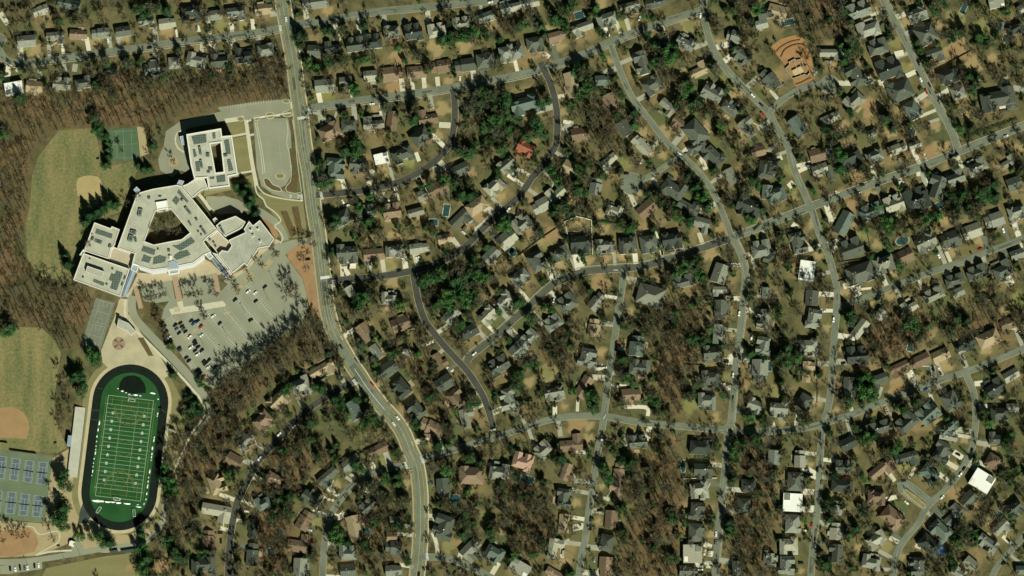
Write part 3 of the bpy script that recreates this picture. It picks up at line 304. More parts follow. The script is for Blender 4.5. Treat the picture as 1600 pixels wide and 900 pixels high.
def ground_material():
    m=bpy.data.materials.new('winter_lawn'); m.use_nodes=True; nt=m.node_tree; b=nt.nodes['Principled BSDF']
    b.inputs['Roughness'].default_value=1; b.inputs['Specular IOR Level'].default_value=.1
    tc=nt.nodes.new('ShaderNodeTexCoord')
    def noise(scale,detail=6,rough=.6,dist=0):
        n=nt.nodes.new('ShaderNodeTexNoise'); n.inputs['Scale'].default_value=scale; n.inputs['Detail'].default_value=detail; n.inputs['Roughness'].default_value=rough; n.inputs['Distortion'].default_value=dist
        nt.links.new(tc.outputs['Object'],n.inputs['Vector']); return n.outputs['Fac']
    def ramp(v,a,b_):
        r=nt.nodes.new('ShaderNodeMapRange'); r.inputs['From Min'].default_value=a; r.inputs['From Max'].default_value=b_
        nt.links.new(v,r.inputs['Value']); return r.outputs['Result']
    def mixc(f,a,b_):
        x=nt.nodes.new('ShaderNodeMix'); x.data_type='RGBA'
        nt.links.new(f,x.inputs[0])
        for k,c in ((6,a),(7,b_)):
            if isinstance(c,tuple): x.inputs[k].default_value=(*c,1)
            else: nt.links.new(c,x.inputs[k])
        return x.outputs[2]
    def mul(a,b_):
        x=nt.nodes.new('ShaderNodeMath'); x.operation='MULTIPLY'; x.use_clamp=True; nt.links.new(a,x.inputs[0])
        if isinstance(b_,(int,float)): x.inputs[1].default_value=b_
        else: nt.links.new(b_,x.inputs[1])
        return x.outputs[0]
    def att(n):
        a=nt.nodes.new('ShaderNodeAttribute'); a.attribute_name=n; return a.outputs['Fac']
    big=noise(.018,5,.6,.5); mid=noise(.085,6,.65,.6); fine=noise(.55,5,.7); grain=noise(1.6,3,.7)
    base=mixc(ramp(mid,.36,.62),(.046,.057,.026),(.165,.135,.068))
    base=mixc(mul(ramp(big,.5,.68),.6),base,(.072,.105,.04))
    base=mixc(mul(ramp(fine,.5,.75),.55),base,(.12,.08,.04))
    yard=mixc(ramp(att('lot'),.0,.45),(.075,.118,.042),mixc(ramp(att('lot'),.45,1),(.15,.135,.06),(.33,.235,.12)))
    yard=mixc(mul(ramp(mid,.42,.66),.55),yard,(.125,.10,.045))
    base=mixc(mul(att('lotsel'),.75),base,yard)
    base=mixc(mul(ramp(noise(.04,4,.7,1.0),.50,.66),.6),base,(.065,.062,.028))
    lawn=mixc(ramp(fine,.3,.7),(.295,.22,.11),(.395,.295,.15))
    c=mixc(mul(att('lawn'),.85),base,lawn)
    gr=mixc(ramp(mid,.35,.65),(.13,.16,.05),(.20,.205,.078))
    c=mixc(mul(att('green'),.72),c,gr)
    ea=mixc(ramp(mid,.35,.65),(.24,.14,.07),(.31,.20,.105))
    c=mixc(mul(att('earth'),mul(ramp(mid,.25,.55),.75)),c,ea)
    leaf=mixc(ramp(fine,.32,.66),(.052,.042,.023),(.225,.142,.070))
    leaf=mixc(mul(ramp(big,.42,.58),.85),leaf,(.075,.070,.034))
    c=mixc(mul(att('wood'),.92),c,leaf)
    c=mixc(mul(ramp(grain,.45,.8),.45),c,mixc(ramp(big,.4,.6),(.12,.085,.045),(.10,.10,.045)))
    nt.links.new(c,b.inputs['Base Color'])
    bp=nt.nodes.new('ShaderNodeBump'); bp.inputs['Strength'].default_value=.5; bp.inputs['Distance'].default_value=.5
    nt.links.new(grain,bp.inputs['Height']); nt.links.new(bp.outputs['Normal'],b.inputs['Normal'])
    return m
def build_ground():
    ny,nx=GX.shape; v=np.stack([GX.ravel(),GY.ravel(),np.zeros(GX.size)],1)
    i=np.arange(ny*nx).reshape(ny,nx); q=np.stack([i[:-1,:-1],i[:-1,1:],i[1:,1:],i[1:,:-1]],-1).reshape(-1,4)
    me=bpy.data.meshes.new('ground'); me.vertices.add(len(v)); me.vertices.foreach_set('co',v.ravel())
    me.loops.add(q.size); me.loops.foreach_set('vertex_index',q.ravel()); me.polygons.add(len(q))
    me.polygons.foreach_set('loop_start',np.arange(len(q))*4); me.update(calc_edges=True)
    for k,a in ground_attr.items():
        at=me.attributes.new(k,'FLOAT','POINT'); at.data.foreach_set('value',a.ravel().astype(np.float32))
    me.materials.append(ground_material())
    o=bpy.data.objects.new('ground',me); COL.objects.link(o); o['kind']='structure'
build_ground()

# ------------------------------------------------------------------ roads
road_pts=[]
kerb=MB(); 
for i,(nm,words,ori,w,sf,pts) in enumerate(ROADS):
    sp=smooth(pts,5); road_pts.append(sp)
    ribbon(kerb,sp,w+1.3,.16+.005*i,KERB)
BULBS=[(987,287,17,'old'),(1296,132,14,'old'),(1140,672,10,'old'),(905,905,8,'old'),(0,62,9,'old')]
def circle(x,y,r,n=28): return [(x+r*math.cos(k*2*math.pi/n),y+r*math.sin(k*2*math.pi/n)) for k in range(n)]
for k,(x,y,r,_) in enumerate(BULBS): kerb.cap([world(circle(x,y,r+1))],.16+.005*(len(ROADS)+k),KERB)
kerb.build('kerb')['kind']='structure'
order={'old':0,'mid':1,'new':2}
for i,((nm,words,ori,w,sf,pts),sp) in enumerate(zip(ROADS,road_pts)):
    mb=MB(); ribbon(mb,sp,w,.34+.006*i+(.12 if nm=='avenue' else 0),ASPH[sf]); o=mb.build('road'); o['kind']='structure'
for k,(x,y,r,sf) in enumerate(BULBS):
    sheet('road',circle(x,y,r),.34+.006*(len(ROADS)+k),ASPH[sf])
# turf islands in the bulbs
GRASS=mat('grass_winter',(.195,.175,.082),.25,.15,1,1.0,.1)
# sidewalks
sw=MB()
avs=road_pts[0]
for d in (-12.2,11.6): ribbon(sw,offset(avs,d),2.0,.33,CONC if d<0 else CONCD)
for ri,d in ((1,-7.5),(3,-7.5),(6,7.2),(5,7.5),(15,7),(11,6.5)):
    ribbon(sw,offset(road_pts[ri],-d),1.3,.325,CONCD)
sw.build('sidewalk')['kind']='structure'
vg=MB()
ribbon(vg,offset(avs,-9.6),3.6,.14,GRASS); ribbon(vg,offset(avs,9.2),3.0,.14,GRASS)
vg.build('verge')['kind']='structure'
# repair patches and worn tracks in the asphalt
pt=MB(); pr=random.Random(77); PM=[mat('asphalt_patch_dark',(.075,.085,.065),.25,.2,1,2),mat('asphalt_patch_pale',(.185,.195,.15),.2,.2,1,2),mat('asphalt_patch_mid',(.105,.118,.09),.25,.2,1,2)]
def piece(sp,t0,n,off,w,z,m): ribbon(pt,offset(sp[t0:t0+n],off),w,z,m)
for i,sp in enumerate(road_pts):
    w=ROADS[i][3]; zz=.34+.006*i+(.12 if i==0 else 0)+.008
    if ROADS[i][4] in ('new','dk') or len(sp)<8: continue
    for k in range(max(2,len(sp)//7)):
        n=pr.randint(2,5); piece(sp,pr.randrange(0,len(sp)-n),n,pr.uniform(-.3,.3)*w,w*pr.uniform(.12,.4),zz+.004*(k%3),pr.choice(PM))
piece(road_pts[0],[k for k,p in enumerate(road_pts[0]) if p[1]>436][0],8,0,12,.34+.12+.022,PM[0])
piece(road_pts[0],[k for k,p in enumerate(road_pts[0]) if p[1]>566][0],7,0,12,.34+.12+.022,PM[2])
pt.build('road_patch')['kind']='structure'
# road markings
mk=MB(); zm=.52
av=[p for p in avs]
ribbon(mk,offset([p for p in av if p[1]<430],.4),.45,zm,YELLOW)
ribbon(mk,[p for p in av if 455<p[1]<545],.45,zm,YELLOW)
ribbon(mk,offset([p for p in av if 575<p[1]<640],.3),.45,zm,WHITE)
ribbon(mk,[p for p in av if p[1]>640],.5,zm,YELLOW)
for d in (-4.2,4.4): ribbon(mk,offset([p for p in av if 180<p[1]<520],d),.16,zm,WHITE)
def ladder(x,y,ang,n,pitch,L,wd,m=WHITE):
    ca,sa=math.cos(R(ang)),-math.sin(R(ang))
    for k in range(n):
        t=(k-(n-1)/2)*pitch; cx,cy=x+t*ca,y+t*sa
        q=[(cx+i*ca*wd/2-j*sa*L/2, cy+i*sa*wd/2+j*ca*L/2) for i,j in ((-1,-1),(1,-1),(1,1),(-1,1))]
        mk.face([P(*p,zm) for p in q][::-1],m)
ladder(483,172,-80,6,2,4.4,.9); ladder(502.5,306,-75,6,2,4.4,.9); ladder(521,443,-82,6,2,4.2,.9)
ladder(554.5,597,-55,5,2.0,4.6,.9); ladder(634,727,-70,6,2,4.6,.9); ladder(660,718,-68,6,2,4.6,.9); ladder(667.5,870,-85,6,2,4.2,.9); ladder(438,44,-80,5,1.9,4,.9)
ladder(473,184,8,9,1.9,4.4,1.0); ladder(508,433.5,8,10,1.45,4.6,.95); ladder(471,309,-80,5,2,4,.9); ladder(455,164,-80,6,1.6,3,.7)
for x,y,a in ((389,188.5,20),(410,183,10),(434,180.5,8),(393.5,210.5,8)): ladder(x,y,a,5,1.5,3.2,.8)
ladder(945,651,60,1,1,.6,8); ladder(962,422,0,1,1,.7,7)
mk.build('road_markings')['kind']='structure'
ISL=MB()
for k,(x,y,r) in enumerate(((1140.5,673,5.2),)):
    ISL.prism(world(circle(x,y,r)),.0,.62,CREAM); ISL.prism(world(circle(x,y,r-1.3)),.0,.66,GRASS)
ISL.prism(world([(1411,765),(1415,764),(1430,774),(1446,788),(1447,793),(1443,795),(1428,784),(1412,770)]),.0,.6,KERB)
ISL.prism(world([(1412.5,766),(1415,765.5),(1430,775.5),(1444.5,788.5),(1445.5,792),(1443,793.5),(1428.5,782.5),(1413.5,769.5)]),.0,.64,GRASS)
ISL.build('road_island')['kind']='structure'
# ------------------------------------------------------------------ school grounds (sheets)
FIELD=mat('sports_turf_winter',(.165,.155,.068),.2,.05,1,.6,.1,stretch=(8,.5,2.2),col2=(.225,.20,.10)); OLIVE=mat('sports_turf_green',(.088,.115,.048),.15,.05,1,.35,.1,stretch=(12,1.6,.35),col2=(.25,.20,.095))
CLAY=mat('infield_clay',(.30,.195,.10),.12,.1,1,1,.1); SAND=mat('infield_sand',(.35,.275,.135),.12,.1,1,1,.1)
EARTH=mat('bare_earth',(.29,.18,.095),.2,.1,1,1,.1); BED=mat('shrub_bed_mulch',(.105,.078,.038),.25,.3,1,2,.1); DIRT=mat('sandy_soil',(.34,.275,.16),.12,.1,1,1,.1)
GCOURT=mat('court_green',(.055,.105,.06),.25,.12,.9,1.0,.2,col2=(.095,.14,.082)); TGREEN=mat('tennis_surround',(.125,.16,.10),.2,.06,.9,.8,.2); TBLUE=mat('tennis_blue',(.092,.125,.145),.12,.15,.9,1,.2)
TRACK=mat('running_track',(.009,.0145,.011),.25,.08,1,1.2,.03); TURF=mat('artificial_turf',(.021,.076,.024),.3,.05,1,2,.05); TURFD=mat('black_turf',(.008,.013,.009),.2,.1,1,2,.03)
sheet('playing_field',[(92,204),(112,202),(150,200),(153,226),(164,262),(214,250),(216,262),(203,296),(190,330),(148,345),(130,388),(115,436),(102,440),(60,430),(42,402),(40,350),(47,320),(50,275),(60,245),(75,225)],.02,OLIVE)
sheet('baseball_infield',[(119,287),(122,279),(130,275),(141,274),(152,276),(158,282),(160,292),(158,306),(150,312),(132,312),(121,305)],.03,SAND)
sheet('playing_field',[(-20,515),(30,511),(64,512),(84,530),(95,552),(90,585),(85,620),(86,655),(97,680),(104,700),(90,708),(-20,702)],.02,OLIVE)
sheet('baseball_infield',[(-20,638),(4,637),(16,636),(28,639),(38,646),(45,658),(46,668),(42,686),(-20,683)],.03,CLAY)
sheet('playing_field',[(60,910),(72,888),(110,880),(165,869),(208,864),(216,880),(218,910)],.02,FIELD)
sheet('baseball_infield',circle(201.5,887.5,5,18),.03,CLAY)
sheet('playing_field',[(82,716),(110,700),(106,745),(122,745),(128,790),(118,830),(105,850),(60,868),(-20,872),(-20,812),(70,818)],.02,DIRT)
sheet('dirt_track',[(-20,830),(25,828),(44,824),(56,834),(60,848),(54,862),(20,870),(-20,868)],.025,EARTH)
def stadium(cx,cy,r,h,ang,n=26):
    a=R(ang); ax=(-math.sin(a),math.cos(a)); ux=(math.cos(a),math.sin(a)); out=[]
    for k in range(n+1):
        t=math.pi+math.pi*k/n; out.append((cx-ax[0]*h+ux[0]*r*math.cos(t)+ax[0]*r*math.sin(t), cy-ax[1]*h+ux[1]*r*math.cos(t)+ax[1]*r*math.sin(t)))
    for k in range(n+1):
        t=math.pi*k/n; out.append((cx+ax[0]*h+ux[0]*r*math.cos(t)+ax[0]*r*math.sin(t), cy+ax[1]*h+ux[1]*r*math.cos(t)+ax[1]*r*math.sin(t)))
    return out
sheet('stadium_apron',stadium(195,699,74,71,7.1),.035,FIELD)
sheet('footpath',stadium(195,699,64.5,71,7.1),.05,CREAM if False else mat('apron_concrete',(.44,.375,.245),.12,.15,.95,1.5))
sheet('stadium_apron',[(262,610),(275,640),(272,700),(258,770),(240,805),(215,832),(230,845),(262,800),(285,720),(290,640),(275,605)],.045,FIELD)
sheet('stadium_apron',[(128,790),(145,815),(165,832),(200,836),(228,822),(240,840),(212,858),(165,864),(118,860)],.055,DIRT)
sheet('running_track',stadium(195,699,59.3,71,7.1),.07,TRACK)
sheet('running_track',[(136,765),(150,767),(143,806),(135,818),(123,818),(124,802)],.066,mat('running_track_worn',(.05,.06,.055),.3,.1,.9,1,.2))
sheet('football_turf',stadium(195,699,46.3,71,7.1),.09,TURF)
sheet('football_turf',[(185.5,609),(187,598),(193,590),(200,587),(210,586.5),(219,590),(225,598),(228,607),(227.5,614),(206,615)],.105,TURFD)
tl=MB()
for k in range(1,8):
    ring_=stadium(195,699,46.3+13*k/8,71,7.1); ring_.append(ring_[0]); ribbon(tl,ring_,.14,.098,mat('lane_line',(.045,.055,.05),.2,.3,1,2,.03))
for a_ in ((140,640,155,641.5),(138,655,153,656.5),(151.5,606.5,160,607.5),(252,640,262,646)): ribbon(tl,[(a_[0],a_[1]),(a_[2],a_[3])],.4,.104,mat('lane_mark',(.10,.115,.105),.2,.3,1,2,.03))
tl.build('track_markings')['kind']='structure'
# football markings
A0,B0,D0=np.array((169.5,617.5)),np.array((240,626)),np.array((149,774.5))
FW=mat('field_white',(.25,.33,.22),.1,1,.8,3); FWB=mat('field_number_white',(.55,.58,.50),.08,1,.8,3); FY=mat('field_yellow',(.18,.19,.045),.15,1,.8,3); FO=mat('field_orange',(.18,.13,.03),.15,1,.8,3)
fm=MB(); fz=[.125]
def FP(u,v,z=.125): 
    q=A0+(B0-A0)*u+(D0-A0)*v; return P(q[0],q[1],z)
def fline(u0,v0,u1,v1,w,m,z=.125):
    a,b=FP(u0,v0,z),FP(u1,v1,z); d=(b-a); d.normalize(); n=Vector((-d.y,d.x,0))*w/2
    fm.face([a-n,b-n,b+n,a+n],m)
for u in (0,1): fline(u,0,u,1,.55,FW,.13)
for v in (0,1): fline(0,v,1,v,.55,FW,.13)
for k in range(1,24):
    if 2<=k<=22: fline(.0,k/24,1,k/24,.34 if k%2 else .42,FW,.135)
fline(-.05,1/12,1.04,1/12,.45,FW,.14); fline(-.05,11/12,1.04,11/12,.45,FW,.14); fline(-.06,.5,1.05,.5,.35,FW,.14)
for u in (.335,.665): fline(u,.17,u,.83,.3,FW,.145)
for v in (.0,.17,.33,.67,.83): fline(-.05,v+.083,-.0,v+.083,.3,FW,.15)
for u in (-.04,1.05): fline(u,.02,u,.98,.3,FY,.15)
for u,v0,v1 in ((.1,.02,.10),(.32,.02,.17),(.68,.02,.17),(.9,.02,.2),(.1,.9,.98),(.32,.9,.98),(.68,.9,.98),(.9,.82,.98)): fline(u,v0,u,v1,.35,FY,.155)
for v in (.035,.965): fline(.04,v,.96,v,.3,FY,.16)
def farc(cu,cv,ru,rv,t0,t1,w,m,z,n=20):
    for k in range(n):
        a=R(t0+(t1-t0)*k/n); b=R(t0+(t1-t0)*(k+1)/n)
        fline(cu+ru*math.cos(a),cv+rv*math.sin(a),cu+ru*math.cos(b),cv+rv*math.sin(b),w,m,z)
farc(.5,.5,.18,.082,0,360,.32,FY,.165,28)
for s_,cv in ((1,.10),(-1,.90)):
    farc(.5,cv,.33,.17*s_,0,180,.4,FY,.17); farc(.5,cv,.30,.155*s_,10,170,.4,FO,.175); farc(.5,cv+.01*s_,.18,.085*s_,-20,200,.35,FY,.18); farc(.5,cv,.045,.02,0,360,.3,FO,.185,14)
    fline(.35,cv-.01*s_,.65,cv-.01*s_,.35,FO,.19)
    fline(.30,cv+.14*s_,.42,cv+.01*s_,.3,FY,.195); fline(.70,cv+.14*s_,.58,cv+.01*s_,.3,FY,.195)
fmo=fm.build('field_markings'); fmo['kind']='structure'
for k,n in enumerate(('1 0','2 0','3 0','4 0','5 0','4 0','3 0','2 0','1 0')):
    for side in (0,1):
        cu=bpy.data.curves.new('yard_number','FONT'); cu.body=n.replace(' ',''); cu.size=3.4; cu.align_x='CENTER'; cu.align_y='CENTER'; cu.offset=.09; cu.materials.append(FWB)
        o=bpy.data.objects.new('yard_number',cu); COL.objects.link(o); o.parent=fmo
        o.location=FP(.145 if side==0 else .845,(2+2*(k+1))/24,.21); o.rotation_euler=(0,0,R((90 if side else -90)-7.3))
# paved areas round the school
sheet('parking_lot',[(251,505),(256,482),(266,468),(300,464),(345,455),(362,438),(385,423),(405,401),(425,384),(455,375),(487,371),(489,379),(462,384),(446,398),(456,414),(472,434),(478,455),(481,480),(472,502),(440,526),(402,556),(366,588),(335,607),(322,602),(305,588)],.06,ASPH['lot'])
sheet('parking_lot',[(219,447),(268,438),(274,469),(226,476)],.065,ASPH['lot']); sheet('parking_lot',[(280,437),(332,428),(336,458),(287,466)],.066,ASPH['lot'])
sheet('forecourt',[(196,464),(207,446),(216,426),(237,428),(262,426),(285,421),(318,404),(330,410),(346,426),(345,429),(268,438.5),(209,448),(203,466)],.04,TANP)
sheet('forecourt',[(345,424),(356,436),(372,438),(390,426),(405,402),(425,385),(440,378),(431,373),(420,386),(404,389),(386,417),(360,431)],.042,TANP)
sheet('parking_lot',[(396,188),(416,185),(450,184.5),(454,206),(457,250),(455,274),(447,289),(437,294),(420,286),(408,275)],.05,ASPH['lot'])
sheet('parking_lot',[(345,174),(340,168),(400,159),(452,155),(460,166),(459,175),(440,180),(395,186),(345,191),(300,199),(287,203),(270,212),(262,228),(259,205),(281,190)],.054,ASPH['lot'])
sheet('driveway_loop',[(259,205),(290,198),(292,225),(297,262),(292,270),(283,266),(268,277),(250,266),(247,248),(256,228)],.058,ASPH['lot'])
sheet('driveway_loop',[(396,188),(401,188),(407,240),(414,272),(424,286),(440,297),(452,302),(472,303),(474,311),(448,310),(426,303),(408,290),(401,262)],.062,ASPH['lot'])
sheet('planting_bed',circle(271,253,8.2,20),.075,DIRT)
beds=MB()
for q in ([(412,280),(416,278),(421,281),(426,288),(437,293),(439,299),(425,296),(415,289)],[(452,232),(461,232),(462,258),(454,258)],[(458,268),(464,268),(465,292),(458,299),(447,297),(452,287),(457,281)],[(451,189),(457,188),(460,212),(455,205)],[(438,330),(448,329),(463,365),(455,372)],[(455,323),(466,322),(474,368),(465,365)],[(222,470),(240,473),(262,516),(275,545),(260,535),(235,505)],[(215,528),(224,527),(240,556),(232,556)]):
    beds.cap([world(q)],.085+.003*len(beds.f)/10,BED)
beds.build('planting_bed')['kind']='structure'
pv=MB()
def rib(pts,w,z,m): ribbon(pv,smooth(pts,4),w,z,m)
rib([(384,187),(389,220),(394,255),(401,290)],6,.08,CREAM); rib([(401,288),(410,300),(422,306),(445,311),(473,314)],2,.081,CREAM); rib([(398,288),(402,303),(412,312),(416,322),(430,332),(439,345),(429,353),(437,362),(442,372),(438,380)],2,.082,CREAM)
rib([(351,189),(372,186),(381,184)],7,.083,CREAM); rib([(362,213),(386,208.5)],3.2,.084,CREAM); rib([(372,271),(396,267)],3.2,.085,CREAM); rib([(310,303),(318,312),(328,326),(335,333)],5,.086,CREAM)
rib([(211,447),(216,465),(220,482)],7,.088,BRICKP); rib([(273,432),(277,452),(281,472)],9,.089,BRICKP); rib([(335,427),(338,442),(341,458)],8,.09,BRICKP)
rib([(281,471),(283,482)],8.5,.091,CREAM)
for q,m,z in (([(264,483),(348,470),(353,476),(351,479),(268,492)],CREAM,.1),([(271,480),(280,478),(282,486),(273,488)],TANP,.104),([(274,502),(285,500),(285,503),(275,505)],DIRT,.1),([(302,514),(309,512),(306,519),(300,521)],DIRT,.1),([(286,526),(296,521),(291,530),(288,531)],DIRT,.1),([(349,488),(362,486),(357,491),(351,492)],DIRT,.1),([(380,435),(392,425),(398,430),(384,440)],DIRT,.1),([(366,452),(376,444),(381,449),(370,457)],DIRT,.1),([(408,418),(420,405),(428,409),(416,421)],DIRT,.1),([(352,428),(366,446),(362,449),(350,440)],ASPH['lot'],.07),
   ([(405,334),(413,338),(428,354),(437,368),(431,373),(420,360)],EARTH,.06),([(447,383),(462,379),(487,382),(493,420),(497,470),(500,497),(484,482),(479,455),(472,433),(450,404)],EARTH,.045),
   ([(353,193),(380,189),(383,209),(362,213)],FIELD,.05),([(364,216),(386,212),(395,264),(373,270)],FIELD,.05),([(322,292),(362,285),(395,272),(400,290),(345,300),(318,307)],FIELD,.046),([(402,300),(474,316),(480,370),(445,372),(430,340)],FIELD,.047)):
    pv.cap([world(q)],z,m)
rib([(322,312),(345,313),(372,321),(400,328),(425,343),(440,360),(446,376)],11,.068,ASPH['lot']); pv.cap([world([(322,310),(350,306),(372,312),(390,324),(380,332),(345,335),(335,333)])],.072,ASPH['lot'])
rib([(208,462),(206,478),(212,498),(238,527),(270,560),(300,593),(322,622)],12.5,.076,ASPH['lot']); rib([(196,468),(198,500),(226,530),(258,562),(290,596),(312,622)],4,.078,CREAM)
rib([(312,622),(320,640),(316,655),(300,676),(280,718),(268,745)],3,.079,CREAM); rib([(322,622),(326,650),(305,680)],5,.0795,ASPH['lot'])
rib([(-20,874),(0,878),(50,876),(112,866),(162,857),(212,851),(232,842),(249,825),(257,800),(258,780)],9,.08,ASPH['lot']); rib([(56,867),(80,862),(112,860)],3,.092,CREAM)
rib([(38,822),(52,824),(62,835),(90,830),(92,845),(80,854),(55,867)],1.6,.094,CREAM)
pv.cap([world([(0,884),(65,876),(66,884),(66,889),(14,897),(0,897)])],.084,ASPH['lot']); pv.cap([world([(66,878),(111,872),(111,876),(66,881)])],.098,BED)
pv.cap([world([(112,850),(120,835),(124,845),(132,856),(112,866)])],.086,ASPH['lot'])
pv.cap([world([(186,468),(204,466),(200,490),(212,506),(226,530),(250,556),(266,585),(252,594),(226,572),(196,568),(172,578),(160,566),(158,548),(172,512),(180,492)])],.06,mat('plaza_sand',(.39,.345,.235),.2,.08,.9,1.2))
pv.cap([world([(188,466),(200,468),(196,487),(206,500),(179,490)])],.066,TANP); pv.cap([world(circle(185.5,536.5,10.2,24))],.095,mat('plaza_emblem',(.27,.20,.14),.2,.4,.9,3))
for k in range(4):
    a=k*math.pi/2+.785; pv.cap([world([(185.5,536.5),(185.5+9*math.cos(a-.22),536.5+9*math.sin(a-.22)),(185.5+9*math.cos(a+.22),536.5+9*math.sin(a+.22))])],.1,BED)
pv.cap([world([(150,465),(180,473),(157,547),(126,541)])],.062,mat('court_grey',(.15,.165,.125),.15,.1,.95,1))
pv.cap([world([(214,198),(225,198),(232,240),(219,245),(217,225)])],.05,DIRT)
pv.cap([world([(170,202),(214,199),(217.5,250),(174,252)])],.055,GCOURT)
pv.cap([world([(-20,701),(82,712.5),(70,817),(-20,808)])],.055,TGREEN)
pv.build('pavement')['kind']='structure'
# courts and their lines
ct=MB(); cl=MB()
def cline(a,b,w,z,m=WHITE):
    a,b=P(*a,z),P(*b,z); d=(b-a).normalized(); n=Vector((-d.y,d.x,0))*w/2; cl.face([a-n,b-n,b+n,a+n],m)
NETS=[]
LWHITE=mat('court_line',(.60,.63,.56),.08,1,.8,3)
for q in ([(60.5,721.5),(75,723),(70.5,757),(57,755.5)],[(40,719),(53.5,721),(49.5,754.5),(36,752)],[(18.5,716),(32.5,717.5),(28,751),(14.5,749)],[(-3,713),(11,714),(7,748),(-7,747)],[(53.5,774),(68,775.5),(63.5,808),(50,806.5)],[(32.5,771),(47,773),(43,806),(29,805)],[(12,768.5),(26.5,770),(22.5,803),(8,802)],[(-9,766),(4.5,767),(0,800),(-14,799)]):
    q=[np.array(p) for p in q]; ct.cap([world([tuple(p) for p in q])],.075,TBLUE)
    g=lambda u,v:tuple((q[0]*(1-u)+q[1]*u)*(1-v)+(q[3]*(1-u)+q[2]*u)*v)
    for i,(a,b) in enumerate((((0,0),(1,0)),((0,1),(1,1)),((.0,0),(.0,1)),((1,0),(1,1)),((.13,0),(.13,1)),((.87,0),(.87,1)),((.13,.23),(.87,.23)),((.13,.77),(.87,.77)),((.5,.23),(.5,.77)))): cline(g(*a),g(*b),.15,.085+.003*i,LWHITE)
    NETS.append((g(-.08,.5),g(1.08,.5)))
for a,b in (((192,200),(194,251)),((172,226.5),(216,224.5)),((182,206),(183,246)),((205,204),(207,248)),((176,206),(213,204)),((177,247),(214,246))): cline(a,b,.3,.1+.002*len(cl.f)/9,mat('court_line_faded',(.20,.26,.15),.2,1,.8,3))
fad=mat('court_line_grey',(.36,.37,.28),.1,1,.8,3)
for y0 in (0,38):
    o=(-.305*y0,.952*y0)
    for i,(a,b) in enumerate((((157,470),(175,474.5)),((146,502),(164.5,507)),((157,470),(146,502)),((175,474.5),(164.5,507)),((151.5,486),(169.5,491)),((162,471),(160,478)),((169,473),(167,480)),((160,478),(167,480)),((152,504),(154,497)),((159,505.5),(161,499)),((154,497),(161,499)))):
        cline((a[0]+o[0],a[1]+o[1]),(b[0]+o[0],b[1]+o[1]),.22,.09+.003*i+.002*(y0>0),fad)
ct.build('tennis_court')['kind']='structure'
# parking stripes
d=np.array((.64,.768)); n=np.array((.768,-.64)); base=np.array((358,491.5))
LOTPOLY=[(252,506),(262,492),(300,490),(352,480),(372,458),(392,440),(408,424),(440,401),(456,416),(471,436),(476,455),(478,480),(468,500),(438,523),(400,553),(364,585),(334,603),(322,600),(306,587)]
for off,dbl in ((-97,0),(-72,1),(-48,1),(-24,1),(0,1),(25.5,1),(50,1)):
    ts=np.arange(-130,140,3.9); seg=[]
    for t in ts:
        c=base+n*off+d*t
        if inpoly(np.array([c[0]]),np.array([c[1]]),LOTPOLY)[0]:
            seg.append(c); s_=7.4
            cline(tuple(c-n*(s_ if dbl else 0)),tuple(c+n*s_),.15,.1,LWHITE)
    if len(seg)>1: cline(tuple(seg[0]),tuple(seg[-1]),.17,.104,LWHITE)
fl=mat('lot_line_faded',(.34,.36,.30),.1,1,.8,3)
for k in range(26):
    y=192+k*3.55; x=416+(y-190)*.105
    cline((x+9,y),(x+23,y-.6),.17,.095,fl)
    if k>1: cline((x-6+.2*k*.2,y+.5),(x+1+.2*k*.2,y+.3),.17,.095,fl)
cline((432,190),(443,283),.2,.099,fl)
for k in range(25):
    x=344+k*4.0; y=171.5-(x-344)*.142
    cline((x,y),(x-.3,y-5.5),.17,.095,LWHITE)
for k in range(21): cline((268+k*4,483.5-k*.65),(269+k*4,490.5-k*.65),.2,.115,fl)
for x in (454,466): cline((x-1.5,304),(x+1.5,306.5),.5,.12); cline((x+1.5,306.5),(x-1.5,310),.5,.123)
cl.build('court_and_lot_markings')['kind']='structure'

# ------------------------------------------------------------------ the school building
ROOFL=mat('membrane_roof',(.38,.375,.30),.2,.1,.85,.9); ROOFG=mat('membrane_roof_grey',(.33,.335,.28),.18,.1,.85,.6); ROOFW=mat('membrane_roof_white',(.41,.40,.335),.18,.1,.85,.6); ROOFT=mat('membrane_roof_tan',(.41,.355,.27),.1,.08,.85,.6)
PARA=mat('parapet_white',(.66,.645,.58),.06,.3,.7,2); LAV=mat('metal_panel_pale',(.55,.56,.60),.05,.3,.6,2); GLAZ=mat('glazing_slate',(.14,.19,.25),.12,.2,.25,1,.5); GLZ2=mat('glazing_pale',(.30,.36,.44),.1,.2,.3,1,.5)
SOLAR=None
def solar_mat():
    m=bpy.data.materials.new('solar_cells'); m.use_nodes=True; nt=m.node_tree; b=nt.nodes['Principled BSDF']
    b.inputs['Roughness'].default_value=.35
    tc=nt.nodes.new('ShaderNodeTexCoord'); br=nt.nodes.new('ShaderNodeTexBrick'); br.offset=0
    br.inputs['Color1'].default_value=(.060,.085,.075,1); br.inputs['Color2'].default_value=(.072,.097,.085,1); br.inputs['Mortar'].default_value=(.22,.25,.20,1)
    br.inputs['Scale'].default_value=1; br.inputs['Mortar Size'].default_value=.12; br.inputs['Brick Width'].default_value=1.9; br.inputs['Row Height'].default_value=2.6
    nt.links.new(tc.outputs['Object'],br.inputs['Vector']); nt.links.new(br.outputs['Color'],b.inputs['Base Color']); return m
SOLAR=solar_mat()
